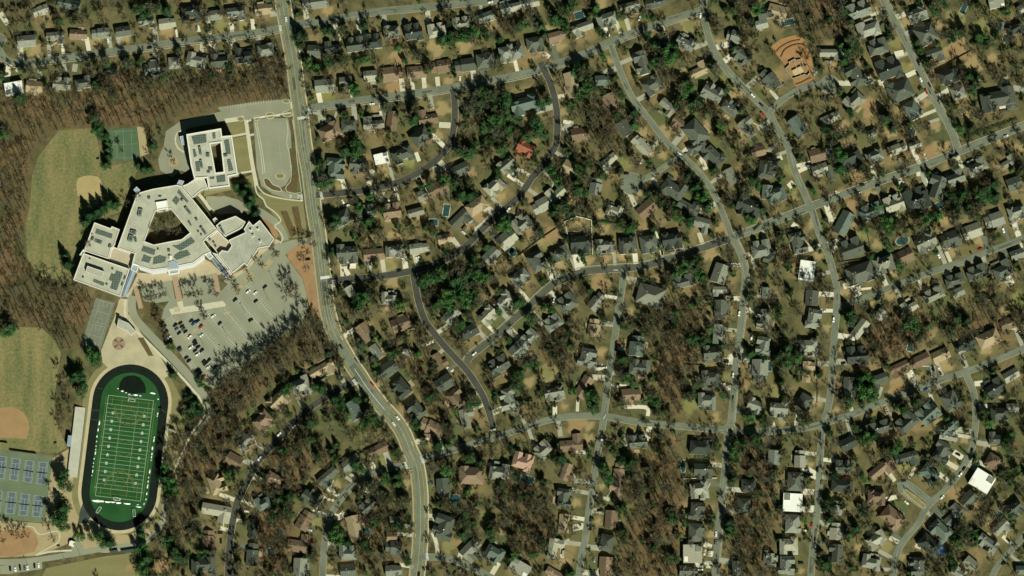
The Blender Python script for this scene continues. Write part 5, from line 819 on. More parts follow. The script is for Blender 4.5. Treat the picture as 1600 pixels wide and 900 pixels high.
def block(wb,rb,cx,cy,w,h,axis,wh,form,pitch,wm,rm,oh=.45,win=True):
    """one roofed volume; axis 0: ridge along x, 1: ridge along y"""
    sw=(lambda x,y,z:(cx+x,cy+y,z)) if axis==0 else (lambda x,y,z:(cx-y,cy+x,z))
    a,b=(w/2,h/2) if axis==0 else (h/2,w/2)           # a: half ridge axis, b: half depth
    rise=b*pitch
    wb.face([sw(-a,-b,0),sw(a,-b,0),sw(a,-b,wh),sw(-a,-b,wh)],wm); wb.face([sw(a,b,0),sw(-a,b,0),sw(-a,b,wh),sw(a,b,wh)],wm)
    for s_ in (-1,1):
        p=[sw(s_*a,-s_*b,0),sw(s_*a,s_*b,0),sw(s_*a,s_*b,wh)]+([sw(s_*a,0,wh+rise-.08)] if form=='g' else [])+[sw(s_*a,-s_*b,wh)]
        wb.face(p,wm)
    if win:
        n=max(1,int(a*2/4.2))
        for st in range(1 if wh<4.2 else 2):
            z=.95+st*2.75
            for k in range(n):
                x=-a+(k+.5)*2*a/n
                for s_ in (-1,1):
                    y=s_*(b+.03); q=[sw(x-.5,y,z),sw(x+.5,y,z),sw(x+.5,y,z+1.35),sw(x-.5,y,z+1.35)]; wb.face(q if s_<0 else q[::-1],GLASSM)
            for s_ in (-1,1):
                x=s_*(a+.03); q=[sw(x,-s_*.55,z),sw(x,s_*.55,z),sw(x,s_*.55,z+1.35),sw(x,-s_*.55,z+1.35)]; wb.face(q,GLASSM)
    A,B=a+oh,b+oh; e=wh-oh*pitch; t=.16
    def slab(q):
        rb.face(q,rm)
    if form=='g':
        z=wh+rise; 
        rb.face([sw(-A,-B,e),sw(A,-B,e),sw(A,0,z),sw(-A,0,z)],rm); rb.face([sw(A,B,e),sw(-A,B,e),sw(-A,0,z),sw(A,0,z)],rm)
        rb.face([sw(-A,0,z-t),sw(A,0,z-t),sw(A,-B,e-t),sw(-A,-B,e-t)],rm); rb.face([sw(A,0,z-t),sw(-A,0,z-t),sw(-A,B,e-t),sw(A,B,e-t)],rm)
        for s_ in (-1,1):
            rb.face([sw(s_*A,-B,e-t),sw(s_*A,-B,e),sw(s_*A,0,z),sw(s_*A,0,z-t)][::-s_],TRIM); rb.face([sw(s_*A,B,e-t),sw(s_*A,0,z-t),sw(s_*A,0,z),sw(s_*A,B,e)][::-s_],TRIM)
            rb.face([sw(-A,s_*B,e-t),sw(A,s_*B,e-t),sw(A,s_*B,e),sw(-A,s_*B,e)][::-s_],TRIM)
        return z
    r=max(A-B,A*.12); z=wh+min(rise,(A-r)*pitch*1.25)
    rb.face([sw(-A,-B,e),sw(A,-B,e),sw(r,0,z),sw(-r,0,z)],rm); rb.face([sw(A,B,e),sw(-A,B,e),sw(-r,0,z),sw(r,0,z)],rm)
    rb.face([sw(A,-B,e),sw(A,B,e),sw(r,0,z)],rm); rb.face([sw(-A,B,e),sw(-A,-B,e),sw(-r,0,z)],rm)
    for s_ in (-1,1):
        rb.face([sw(-A,s_*B,e-t),sw(A,s_*B,e-t),sw(A,s_*B,e),sw(-A,s_*B,e)][::-s_],TRIM); rb.face([sw(s_*A,-B,e-t),sw(s_*A,B,e-t),sw(s_*A,B,e),sw(s_*A,-B,e)],TRIM)
    return z
FOOT=[]; house_items=[]; drive=MB(); ndrive=0
DRM=[CONCD,CONC,CREAM,CONCD,CONCD,ASPH['mid'],mat('driveway_pale',(.58,.54,.43),.08,.3,.9,2)]
def make_house(px,py,W,H,ang,form,colr,idx):
    r=random.Random(idx*7919+3)
    W*=S/4*1.06; H*=S/4*1.06
    big=form in 'x' or (form in 'h' and W*H>230)
    wh=r.uniform(6.0,6.9) if big else (r.uniform(3.0,3.7) if colr in 'bt' or r.random()<.25 else r.uniform(5.0,6.0))
    if form=='f': wh=6.8
    zr=wh+ (2.8 if big else 1.4)
    d,ri,t,qx,qy,ra=nearest(px,py)
    a=R(ang)
    # front (local -y) faces the road
    fx,fy=math.sin(a),math.cos(a)                      # plan direction of local -y
    if (qx-px)*fx+(qy-py)*fy<0 : a+=math.pi
    q=P(px,py,zr); o=empty('house',(q.x,q.y,0),a)
    wb,rb=MB(),MB(); rm=r.choice(ROOFM[colr]); wm=r.choice(WALLM); pitch=r.uniform(.66,.86) if big else r.uniform(.48,.72)
    sx=r.choice((-1,1)); zt=0; flat=[]
    if form=='g':
        if W>13 and r.random()<.55:
            f=.68; zt=block(wb,rb,-sx*W*(1-f)/2,0,W*f,H*.92,0,wh,'g',pitch,wm,rm); block(wb,rb,sx*W*f/2,H*.02,W*(1-f)-.05,H*.74,0,wh-.7 if wh<4 else wh-1.9,'g',pitch,wm,rm)
        else: zt=block(wb,rb,0,0,W,H*.92,0,wh,'g',pitch,wm,rm)
    elif form=='h':
        zt=block(wb,rb,0,0,W*.94,H*.9,0,wh,'h',pitch,wm,rm)
        if big: block(wb,rb,sx*W*.26,-H*.34,W*.3,H*.36,1,wh-.15,'g',pitch+.1,wm,rm)
    elif form=='l':
        zt=block(wb,rb,0,H*.15,W,H*.58,0,wh,'g',pitch,wm,rm); block(wb,rb,sx*W*.29,-H*.12,W*.38,H*.72,1,wh-.12,'g',pitch,wm,rm)
    elif form=='x':
        mf=r.choice('ghh'); v=r.random()
        zt=block(wb,rb,0,H*.04,W*.92,H*.62,0,wh,mf,pitch,wm,rm)
        block(wb,rb,sx*W*.27,-H*.14,W*.36,H*.68,1,wh-.1,'g',pitch+.08,wm,rm)
        if v<.75: block(wb,rb,-sx*W*.30,H*.12,W*.32,H*.70,1,wh-.2,r.choice('gh'),pitch+.05,wm,rm)
        if v>.3: block(wb,rb,-sx*W*.20,-H*.30,W*.26,H*.36,1,wh-.32,'g',pitch+.18,wm,rm)
        if v<.5: block(wb,rb,-sx*W*.36,-H*.28,W*.28,H*.4,1,3.1,'h',.5,wm,rm)
    else:
        dark=ROOFM['m'][0]
        wb.prism(rect(0,0,W,H),0,wh-.05,wm); rb.prism(rect(0,0,W+.3,H+.3),wh-.02,wh+.45,TRIM,rm); zt=wh+.3
        rb.prism(rect(sx*W*.3,H*.28,W*.3,H*.34),wh+.47,wh+1.3,TRIM,dark)
        rb.prism(rect(-sx*W*.36,-H*.3,W*.2,H*.3),wh+.47,wh+.8,dark,TRIM)
    wo=wb.build('wall',o); ro=rb.build('roof',o)
    if form!='f':
        if r.random()<.6:
            m_=MB(); x=r.choice((-.3,.22,.34))*W; m_.box((x,H*.08,zt-1.7),(.9,.7,2.6),BRICK); m_.build('chimney',ro)
        if r.random()<.5:
            m_=MB(); m_.box((W*r.uniform(-.2,.2),H*.1,zt-1.6),(.55,.55,1.5),TRIM); m_.build('vent',ro)
        if r.random()<.22 and form!='h':
            m_=MB(); y=H*.14; zz=zt-(H*.14-0)*pitch if form in 'gl' else zt
            m_.box((W*.1,-H*.1 if form=='g' else y*.2,zz-.1),(1.0,1.2,.35),TRIM); m_.build('skylight',ro)
        if r.random()<.4:
            m_=MB(); y=-H*.49; wdt=r.uniform(.25,.5)*W
            m_.prism(rect(-sx*W*.15,-H*.5-.9,wdt,2.2),2.55,2.75,TRIM,rm); 
            for q_ in (-1,1): m_.box((-sx*W*.15+q_*wdt*.45,-H*.5-1.7,0),(.2,.2,2.55),TRIM)
            m_.build('porch',o)
        if r.random()<.35:
            m_=MB(); m_.prism(rect(sx*W*.12,H*.5+1.6,W*.34,3.6),.0,.55,mat('deck_wood',(.30,.23,.15),.15,.6,.9,3)); m_.build('deck',o)
    m_=MB(); m_.box((0,-H*(.46 if form in 'gh' else .28),0),(1.0,.16,2.1),DOORM); m_.build('door',o)
    o['group']='suburban houses'; o['category']='house'
    FOOT.append((px,py,W/S,H/S,a,zr))
    house_items.append((o,px,py,f"{CN[colr]} {FNAME[form]}",None))
    return o,d,ri,qx,qy,W,H,a,r
hi=0
for ck,lst in HOUSES.items():
    ox,oy=CROPS[ck]
    for (x,y,W,H,ang,form,c) in lst:
        px,py=ox+x/4,oy+y/4; hi+=1
        o,d,ri,qx,qy,Wm,Hm,a,r=make_house(px,py,W,H,ang,form,c,hi)
        rw=ROADS[ri][3]/2
        if d-rw<42 and r.random()<.8:
            off=r.choice((-1,1))*Wm*r.uniform(.30,.48)/S; dx,dy=qx-px,qy-py; L=math.hypot(dx,dy) or 1; ux,uy=dx/L,dy/L
            nx,ny=-uy,ux; wdt=r.uniform(3.6,6.2)/S if Wm>12 else r.uniform(3,4.4)/S; m=r.choice(DRM)
            s0=Hm*.40/S; e0=L-rw+.6
            if e0-s0>2:
                bend=r.uniform(-2,2); pts=smooth([(px+nx*off+ux*s0,py+ny*off+uy*s0),(px+nx*(off+bend*.5)+ux*(s0+e0)/2,py+ny*(off+bend*.5)+uy*(s0+e0)/2),(px+nx*(off+bend)+ux*e0,py+ny*(off+bend)+uy*e0)],3)
                ribbon(drive,pts,wdt,.02+.004*(ndrive%28),m); ndrive+=1
                if r.random()<.5:
                    off2=off*-.15; ribbon(drive,smooth([(px+nx*off2+ux*s0,py+ny*off2+uy*s0),(px+nx*off*.5+ux*(s0+3),py+ny*off*.5+uy*(s0+3)),(px+nx*off+ux*(s0+5),py+ny*off+uy*(s0+5))],2),1.1/S,.15,CONC)
        elif r.random()<.6: pass
# explicit bright drives and terraces seen in the photograph
for pts,w,m in (([(907,401),(909,418)],9.5,6),([(856,420),(864,438)],7,6),([(992,396),(994,414)],8,6),([(1026,361),(1031,380),(1036,404)],5.5,6),([(1050,386),(1056,402)],9,0),([(1240,285),(1232,292)],9,6),([(1300,387),(1306,391)],13,6),([(942,572),(928,576)],10,6),([(1490,706),(1504,716)],9,6),([(1268,748),(1274,743)],9,6),([(1262,795),(1272,795)],10,6),([(1255,768),(1272,769)],9,6),([(1100,863),(1114,866)],9,6),([(1100,850),(1112,855)],8,2),([(1095,245),(1103,265)],8,2),([(1398,85),(1412,82)],9,6),([(1400,27),(1418,20)],8,2),([(1425,187),(1462,172)],5,2),([(1440,195),(1468,186)],5,0),([(1372,130),(1388,128)],9,2),([(1375,115),(1384,135)],8,6),([(944,42),(950,58)],8,6),([(850,84),(858,90)],8,6),([(686,195),(704,196)],9,2),([(880,190),(896,192)],6,6),([(878,203),(890,206)],5,2),([(480,175),(496,178),(508,186),(522,184),(526,174)],3.4,0),([(683,120),(685,138)],7,2),([(643,122),(646,142)],6,2),([(975,636),(1010,637),(1012,650)],6,6),([(975,684),(1016,684)],9,2),([(978,698),(976,690)],4,2),([(512,803),(530,808),(538,800)],9,6),([(503,775),(512,780),(522,782)],4,2),([(676,832),(682,850),(684,866)],6,2),([(746,858),(752,866),(770,862)],14,5),([(548,740),(556,750)],6,2),([(540,745),(550,752)],5,0),([(580,722),(586,735)],7,6),([(704,575),(702,580)],12,6),([(660,540),(678,533)],5,6),([(740,320),(768,330),(762,345),(742,362)],10,1),([(1318,448),(1337,444),(1342,462)],9,6),([(1336,464),(1338,454),(1362,450)],3.5,6),([(1572,432),(1580,445)],13,6),([(1570,120),(1578,135),(1600,140)],9,0),([(1562,170),(1585,165)],8,6),([(1270,119),(1278,105)],7,1),([(1310,130),(1330,130)],8,2),([(1355,120),(1366,128)],7,6),([(890,845),(880,850),(878,872)],6,2),([(895,825),(912,822)],10,2),([(900,704),(922,706)],9,2),([(965,650),(962,660)],5,2),([(858,565),(866,648)],0.1,2),([(867,635),(867,650)],7,6),([(903,625),(902,643)],5,2),([(1386,735),(1398,752)],7,2),([(1420,747),(1426,738),(1428,730)],5,2),([(1380,781),(1402,776)],7,6),([(1390,840),(1412,852)],7,2),([(1430,852),(1440,856)],6,2),([(1255,730),(1275,741)],9,6),([(1207,660),(1210,670)],6,6),([(1247,648),(1242,672)],7,1),([(1420,582),(1426,600)],7,6),([(1457,572),(1460,590)],8,0),([(1378,605),(1372,622)],5,0),([(1532,640),(1546,640)],8,6),([(1422,628),(1428,640)],6,6),([(1436,620),(1440,626)],6,6),([(1145,556),(1130,567)],9,6),([(1128,602),(1143,604)],9,6),([(1180,420),(1175,400),(1184,385)],5,2),([(360,32),(363,46)],7,6),([(308,40),(311,50)],6,6),([(394,30),(396,46)],6,6),([(275,46),(277,58)],3.5,6),([(334,65),(332,76)],9,6),([(118,100),(116,112)],8,0),([(30,105),(26,112)],5,6),([(0,20),(12,38)],8,2),([(98,75),(100,90)],5,6),([(497,300),(492,284)],0.1,2),([(538,295),(534,280),(522,278)],7,6),([(582,265),(576,290)],8,2),([(650,238),(655,252)],6,6),([(600,300),(595,312),(612,315)],5,2),([(545,430),(540,418),(556,416)],7,6),([(577,424),(578,408)],6,1),([(630,402),(632,420)],5,2),([(652,275),(668,305)],7,1),([(1222,245),(1208,250)],9,2),([(1250,262),(1268,254)],6,2),([(1305,300),(1312,302)],4,6),([(1404,280),(1412,292)],8,6),([(1433,260),(1436,275)],7,6),([(1444,240),(1452,262)],3,6),([(1238,350),(1246,356)],8,6),([(1376,430),(1388,450)],7,2)):
    if w<1: continue
    sp=smooth(pts,3)
    ribbon(drive,sp,w,.02+.004*(ndrive%28),DRM[m]); ndrive+=1
drive.build('driveway')['kind']='structure'
ordn=lambda k,n,e: (f"{ordinal(k)} from the {e}" if n>1 else '')
def hlab(desc,k,n,end,side,road):
    return f"{desc}, {ordinal(k)} such from {end}, {side} side of {road}" if n>1 else f"{desc}, the only one on the {side} side of {road}"
label_by_road(house_items,hlab)

# construction site with bare foundation walls
EARTHC=mat('excavated_clay',(.25,.135,.058),.15,.12,1,.8,.1,col2=(.36,.21,.10))
sheet('construction_ground',[(1204,73),(1218,62),(1236,56),(1252,54),(1260,66),(1266,84),(1271,104),(1273,122),(1262,131),(1249,138),(1242,134),(1238,120),(1228,104),(1219,92)],.03,EARTHC)
rd=MB(); rd_=mat('clay_ridge',(.16,.085,.04),.25,.4,1,2,.1)
for pts,hh in (([(1220,89),(1226,78),(1238,71),(1252,69),(1261,74)],1.2),([(1213,80),(1222,72),(1236,65),(1250,62)],.8),([(1243,132),(1254,128),(1266,121)],.9)):
    sp=smooth(pts,2); l_,r_=offset(sp,-1.6),offset(sp,1.6)
    for i in range(len(sp)-1):
        rd.face([P(*r_[i],.05),P(*r_[i+1],.05),P(*sp[i+1],hh),P(*sp[i],hh)],rd_); rd.face([P(*sp[i],hh),P(*sp[i+1],hh),P(*l_[i+1],.05),P(*l_[i],.05)],rd_)
rd.build('construction_ground')['kind']='structure'
fo=empty('house_foundation',P(1245,107)); tag(fo,'open concrete foundation of an unfinished house on orange cleared soil','foundation')
FC=mat('form_concrete',(.50,.46,.36),.1,.3,.9,2); FD=mat('form_dark',(.045,.04,.035),.2,.4,.9,2)
def rot(x,y,a): return (x*math.cos(a)-y*math.sin(a),x*math.sin(a)+y*math.cos(a))
wl=MB(); out=[(-10,-9),(4,-11),(6,-14),(11,-12),(11,-3),(8,-2),(9,7),(3,9),(3,11),(-5,11),(-5,8),(-12,6)]
out=[rot(x*.95,y*.9,R(28)) for x,y in out]
for i in range(len(out)):
    a,b=Vector(out[i]),Vector(out[(i+1)%len(out)]); d_=(b-a); c=(a+b)/2; wl.box((c.x,c.y,0),(d_.length,.5,2.6),FD,math.atan2(d_.y,d_.x),FC)
for a,b in (((-6,0),(5,0)),((0,-8),(0,7)),((5,-6),(5,5))):
    a,b=Vector(rot(*a,R(28))),Vector(rot(*b,R(28))); d_=b-a; c=(a+b)/2; wl.box((c.x,c.y,0),(d_.length,.4,2.3),FD,math.atan2(d_.y,d_.x),FC)
wl.build('foundation_wall',fo)
m_=MB(); m_.prism([rot(x,y,R(28)) for x,y in ((-6,-6),(5,-7),(5,0),(-6,0))],0,.5,FC,mat('slab_sand',(.5,.37,.2),.12,.3,.9,2)); m_.build('slab',fo)
# pools
WATER=mat('pool_cover_teal',(.02,.062,.064),.25,.3,.3,2,.5); WATB=mat('pool_water_blue',(.022,.06,.08),.2,.3,.2,2,.5)
items=[]
for k,(ck,x,y,w,h,a) in enumerate(POOLS):
    ox,oy=CROPS[ck]; px,py=ox+x/4,oy+y/4; o=empty('swimming_pool',P(px,py),R(a)); w,h=w*S/4,h*S/4
    rnd=k%3==1; n_=20
    sh=(lambda s_:[(s_*w/2*math.cos(t*2*math.pi/n_)+ (0),s_*h/2*math.sin(t*2*math.pi/n_)) for t in range(n_)]) if rnd else (lambda s_:rect(0,0,w+2*(s_-1)*4,h+2*(s_-1)*4))
    m_=MB(); big=sh(1.18 if rnd else 1.2); m_.prism(big,.0,.16,[CONCD,CONC,CONCD,CONCD][k%4]); m_.build('pool_deck',o)
    m_=MB(); m_.cap([sh(1)],.2,WATB if k in (2,10,11,18) else WATER); m_.build('water',o)
    o['group']='backyard swimming pools'; o['category']='swimming pool'; items.append((o,px,py,('round ' if rnd else 'rectangular ')+'teal backyard pool',None))
label_by_road(items,lambda d,k,n,e,s,r_: f"{d} behind houses, {ordinal(k)} from {e}, {s} side of {r_}")
TARP=mat('tarp_blue',(.045,.15,.42),.15,.5,.4,2,.4)
m_=MB(); r_=random.Random(4)
pp=[(6*math.cos(t/10*2*math.pi)*r_.uniform(.8,1.15),5*math.sin(t/10*2*math.pi)*r_.uniform(.8,1.15)) for t in range(10)]
m_.prism(pp,0,1.0,TARP,TARP); o=m_.build('blue_tarp'); o.location=P(1471,861); tag(o,'bright blue tarp-covered pool in a wooded yard at lower right','tarp')
m_=MB(); m_.prism(rect(0,0,4.2,5.4),0,1.6,TARP,TARP); o=m_.build('blue_tarp'); o.location=P(1297,236); tag(o,'small bright blue tarp beside a dark tree right of centre','tarp')
# fences and hedges
FWH=mat('fence_white',(.72,.68,.58),.06,.5,.8,2); FBR=mat('fence_wood',(.15,.115,.075),.2,.5,.9,3)
items=[]
for a,b,c in FENCES:
    pa,pb_=P(*a),P(*b); v=pb_-pa; o=empty('garden_fence',(pa+pb_)/2,math.atan2(v.y,v.x)); L=v.length
    m_=MB(); m_.box((0,0,.1),(L,.16 if c=='b' else .5,1.7),FWH if c=='w' else FBR); m_.build('panel',o)
    m_=MB()
    for x in np.linspace(-L/2,L/2,max(2,int(L/3))): m_.box((x,0,0),(.2,.7,1.95),FWH if c=='w' else FBR)
    m_.build('post',o)
    o['group']='garden fences'; o['category']='fence'; items.append((o,(a[0]+b[0])/2,(a[1]+b[1])/2,'white garden fence' if c=='w' else 'brown wooden garden fence',None))
label_by_road(items,lambda d,k,n,e,s,r_: f"{d} between yards, {ordinal(k)} from {e}, {s} side of {r_}")
# ------------------------------------------------------------------ vegetation
BARK=mat('bark_grey',(.15,.135,.10),.25,.6,1,3,.1); BARKD=mat('bark_brown',(.12,.085,.055),.25,.6,1,3,.1)
TWIGS=[mat('twig_olive',(.085,.08,.048),.25,.35,1,2,.05),mat('twig_brown',(.105,.08,.05),.25,.35,1,2,.05),mat('twig_grey',(.12,.118,.082),.2,.35,1,2,.05)]
def leafmat(n,c,c2):
    return mat(n,c,.3,.9,.9,2.2,.15,col2=c2)
LEAVES=[leafmat('needle_dark',(.012,.036,.016),(.042,.105,.036)),leafmat('needle_mid',(.020,.058,.022),(.062,.150,.046)),leafmat('leaf_bright',(.032,.095,.028),(.085,.195,.052)),leafmat('needle_olive',(.03,.052,.022),(.07,.11,.04))]
def raw_mesh(name,V,Fc,mats,mi):
    me=bpy.data.meshes.new(name); V=np.asarray(V,np.float32); Fc=np.asarray(Fc,np.int32); k=Fc.shape[1]
    me.vertices.add(len(V)); me.vertices.foreach_set('co',V.ravel()); me.loops.add(Fc.size); me.loops.foreach_set('vertex_index',Fc.ravel())
    me.polygons.add(len(Fc)); me.polygons.foreach_set('loop_start',np.arange(len(Fc),dtype=np.int32)*k)
    for m in mats: me.materials.append(m)
    me.polygons.foreach_set('material_index',np.asarray(mi,np.int32)); me.update(calc_edges=True); return me
def tri_tube(V,F,a,b,r0,r1):
    a,b=np.array(a),np.array(b); d=b-a; d=d/(np.linalg.norm(d)+1e-9); u=np.cross(d,(0,0,1) if abs(d[2])<.9 else (1,0,0)); u/=np.linalg.norm(u); w=np.cross(d,u); n=len(V)
    for c,r in ((a,r0),(b,r1)):
        for k in range(3): V.append(c+(u*math.cos(k*2.094)+w*math.sin(k*2.094))*r)
    for k in range(3):
        j=(k+1)%3; F.append((n+k,n+j,n+3+j)); F.append((n+k,n+3+j,n+3+k))
def bare_tree(seed,h=15.0,rad=5.2,ntw=3,tw=.10,trunk=.34,fk=.36,nl=10):
    """returns trunk (V,F) and crown (V,F) triangles of a leafless tree"""
    r=np.random.default_rng(seed); tv,tf,cv,cf=[],[],[],[]
    fork=h*r.uniform(fk-.06,fk+.06); lean=r.normal(0,.3,2); tip=np.array((*lean,fork))
    tri_tube(tv,tf,(0,0,0),tip,trunk,trunk*.75); top=np.array((lean[0]*2,lean[1]*2,h*.9)); tri_tube(tv,tf,tip,top,.22,.05)
    def twig(p,d,L,w):
        d=d/np.linalg.norm(d); s=r.normal(0,1,3); s-=d*(s@d); s/=np.linalg.norm(s)+1e-9; n=len(cv)
        cv.append(p-s*w); cv.append(p+s*w); cv.append(p+d*L+r.normal(0,.12,3)*L*.4); cf.append((n,n+1,n+2))
    nl=int(nl+r.integers(-2,2))
    for i in range(nl):
        t=r.uniform(0,.85); st=tip+(top-tip)*t; a=i*2.4+r.uniform(-.4,.4); reach=rad*r.uniform(.6,1.0)*(1-.45*t)
        el=r.uniform(.35,.95); end=st+np.array((math.cos(a)*reach,math.sin(a)*reach,reach*el)); end[2]=min(end[2],h)
        mid=(st+end)/2+np.array((0,0,-reach*.08)); tri_tube(tv,tf,st,mid,.13,.09); tri_tube(cv,cf,mid,end,.085,.03)
        for j in range(6):
            q=st+(end-st)*r.uniform(.25,1); d=(end-st)/np.linalg.norm(end-st)+r.normal(0,.6,3); d[2]+=.35; L=reach*r.uniform(.3,.55); e2=q+d/np.linalg.norm(d)*L
            twig(q,d,L*1.1,.085)
            for k in range(ntw*3):
                p=q+(e2-q)*r.uniform(.1,1); dd=d+r.normal(0,.8,3); twig(p,dd,r.uniform(1.2,2.8),tw)
    return (np.array(tv),np.array(tf)),(np.array(cv),np.array(cf))
def ever_tree(seed,shape):
    """crown of leaf clumps: unit radius, unit height (scaled per tree)"""
    r=np.random.default_rng(seed); V,F=[],[]
    def clump(c,n,s):
        # small tilted quad with a fold
        n=n/(np.linalg.norm(n)+1e-9); t=r.normal(0,1,3); t-=n*(t@n); t/=np.linalg.norm(t); b=np.cross(n,t); k=len(V); s1=s*r.uniform(.7,1.3); s2=s*r.uniform(.45,.9)
        V.extend([c-t*s1-b*s2*.5,c+b*s2*.2-t*.1*s,c+t*s1,c-b*s2]); F.append((k,k+3,k+2)); F.append((k,k+2,k+1))
    if shape=='cone':
        nb=int(r.integers(9,13)); ph=r.uniform(0,6,nb)
        for i in range(1500):
            z=r.random()**1.35; a=r.uniform(0,2*math.pi); lob=.78+.22*math.cos(a*nb*.5+ph[int(z*nb)%nb])+r.normal(0,.06)
            rr=(1-z)**.8*lob*r.random()**.38; n=np.array((math.cos(a),math.sin(a),.55))+r.normal(0,.45,3)
            clump(np.array((rr*math.cos(a),rr*math.sin(a),.06+z*.94)),n,.085)
    else:
        lobes=[(0,0,.62,.58)]+[(math.cos(a)*d,math.sin(a)*d,z,rr) for a,d,z,rr in ((r.uniform(0,6.28),r.uniform(.38,.72),r.uniform(.38,.85),r.uniform(.24,.42)) for _ in range(9))]
        for i in range(1500):
            lx,ly,lz,lr=lobes[r.integers(0,len(lobes))]; d=r.normal(0,1,3); d/=np.linalg.norm(d); k=lr*r.random()**.3
            c=np.array((lx+d[0]*k,ly+d[1]*k,max(.12,lz+d[2]*k*.62))); n=d+np.array((0,0,.35))+r.normal(0,.5,3); clump(c,n,.072)
    return np.array(V),np.array(F)
FOOTA=np.array([(f[0],f[1]-f[5]*.12/S*-1*0,f[2],f[3],f[4]) for f in FOOT])
def in_house(x,y,mg=2.0):
    dx,dy=x-FOOTA[:,0],-(y-FOOTA[:,1]); c,s=np.cos(FOOTA[:,4]),np.sin(FOOTA[:,4]); u=dx*c+dy*s; v=-dx*s+dy*c
    return bool(np.any((abs(u)<FOOTA[:,2]/2+mg)&(abs(v)<FOOTA[:,3]/2+mg)))
RSEG=np.array([(p[0],p[1],q[0],q[1],ROADS[i][3]) for i,pts in enumerate(road_pts) for p,q in zip(pts,pts[1:])])
def road_gap(x,y):
    dx,dy=RSEG[:,2]-RSEG[:,0],RSEG[:,3]-RSEG[:,1]; t=np.clip(((x-RSEG[:,0])*dx+(y-RSEG[:,1])*dy)/(dx*dx+dy*dy+1e-9),0,1)
    return float(np.min(np.hypot(x-RSEG[:,0]-t*dx,y-RSEG[:,1]-t*dy)-RSEG[:,4]/2))
CL=np.array(CLEAR+[(1296,132,16),(987,287,18),(1240,100,34),(1430,780,22)],float)
SCHOOL_ZONE=[(-30,515),(60,510),(135,460),(40,400),(40,250),(90,200),(260,196),(345,163),(462,150),(488,300),(505,430),(512,500),(450,528),(330,605),(320,640),(290,660),(262,690),(262,800),(240,860),(215,910),(-30,910)]
def free(x,y,house=1.5,road=1.0,clear=1.0):
    if in_house(x,y,house) or road_gap(x,y)<road: return False
    if np.any(np.hypot(CL[:,0]-x,CL[:,1]-y)<CL[:,2]*clear): return False
    return not inpoly(np.array([x]),np.array([y]),SCHOOL_ZONE)[0]
# prototypes
BT=[bare_tree(100+i,h=[15,17,13,16,14,18][i],rad=[5.4,6,4.6,5,5.8,5.6][i]) for i in range(6)]
WT=[bare_tree(200+i,h=[20,22,19,21][i],rad=[3.8,4.4,3.6,4.0][i],ntw=1,tw=.10,trunk=.5,fk=.52,nl=8) for i in range(4)]
ET=[(ever_tree(300+i,'cone' if i%2==0 else 'lobe'),'cone' if i%2==0 else 'lobe') for i in range(8)]
def proto_bare(i):
    o=empty('bare_tree'); (tv,tf),(cv,cf)=BT[i]; tw=TWIGS[i%3]
    t=bpy.data.objects.new('trunk',raw_mesh('trunk',tv,tf,[BARK if i%2 else BARKD],np.zeros(len(tf)))); c=bpy.data.objects.new('crown',raw_mesh('crown',cv,cf,[tw],np.zeros(len(cf))))
    for q in (t,c): COL.objects.link(q); q.parent=o
    return o
def proto_ever(i,lm):
    (V,F),shape=ET[i]; o=empty('evergreen_tree'); c=bpy.data.objects.new('crown',raw_mesh('crown',V,F,[LEAVES[lm]],np.zeros(len(F)))); COL.objects.link(c); c.parent=o
    tv,tf=[],[]; tri_tube(tv,tf,(0,0,0),(0,0,.8),.075,.02); t=bpy.data.objects.new('trunk',raw_mesh('trunk',tv,tf,[BARKD],np.zeros(len(tf)))); COL.objects.link(t); t.parent=o
    return o
def spread_copies(protos,places,setter):
    used=set(); out=[]
    for k,(pi,args) in enumerate(places):
        o=protos[pi] if pi not in used else copy_tree(protos[pi]); used.add(pi); setter(o,*args); out.append(o)
    for i,p in enumerate(protos):
        if i not in used:
            for ch in list(p.children): bpy.data.objects.remove(ch)
            bpy.data.objects.remove(p)
    return out
# ---- evergreens
rt=random.Random(21); ev=[]
for ck,l in EVER.items():
    ox,oy=CROPS[ck]
    for x,y,r_ in l: ev.append((ox+x/4,oy+y/4,r_/4*S*1.36,0))
for x,y,r_ in EVER_S: ev.append((x,y,r_*S*1.12,1))
for k in range(len(ev)):
    x,y,r_,con=ev[k]
    if con: continue
    d,i,t,qx,qy,a=nearest(x,y); need=ROADS[i][3]/2+r_/S*.85
    if d<need and d>.01: x,y=qx+(x-qx)/d*need,qy+(y-qy)/d*need; ev[k]=(x,y,r_,con)
ev.sort(key=lambda e:-e[2]-(5 if e[3] else 0))
protos=[proto_ever(i,[0,1,1,2,0,3,1,1][i]) for i in range(8)]
ev_items=[]; places=[]
def evset(o,x,y,r_,h,rz,sx):
    q=P(x,y,h*.45); o.location=(q.x,q.y,0); o.rotation_euler=(0,0,rz); o.scale=(r_*sx,r_/sx,h); ev_items.append((o,x,y,r_,h))
def evparam(x,y,r_,con):
    i=rt.choice((0,4,6,2,0,6)) if con else rt.choice((0,1,2,3,5,7,1,3,6,7)); 
    h=(r_*rt.uniform(1.8,2.3)+3 if ET[i][1]=='cone' else r_*rt.uniform(1.2,1.65)+4)
    return i,(x,y,r_*(1.12 if ET[i][1]=='cone' else 1.05),min(h,22),rt.uniform(0,6.28),rt.uniform(.85,1.18))
for x,y,r_,con in ev[:300]: places.append(evparam(x,y,r_,con))
spread_copies(protos,places,evset)
SZ=lambda r_:'large' if r_>9.8 else ('mid-sized' if r_>7.8 else 'small')
LM=[('the running track',195,700),('the tennis courts',30,760),('the north green court',195,228),('the school courtyard wing',160,350),('the north parking lot',390,310),('the lane south of the stadium',190,860),('the lower playing field',95,590),('the big parking lot',300,540)]
school_l={}; road_l=[]
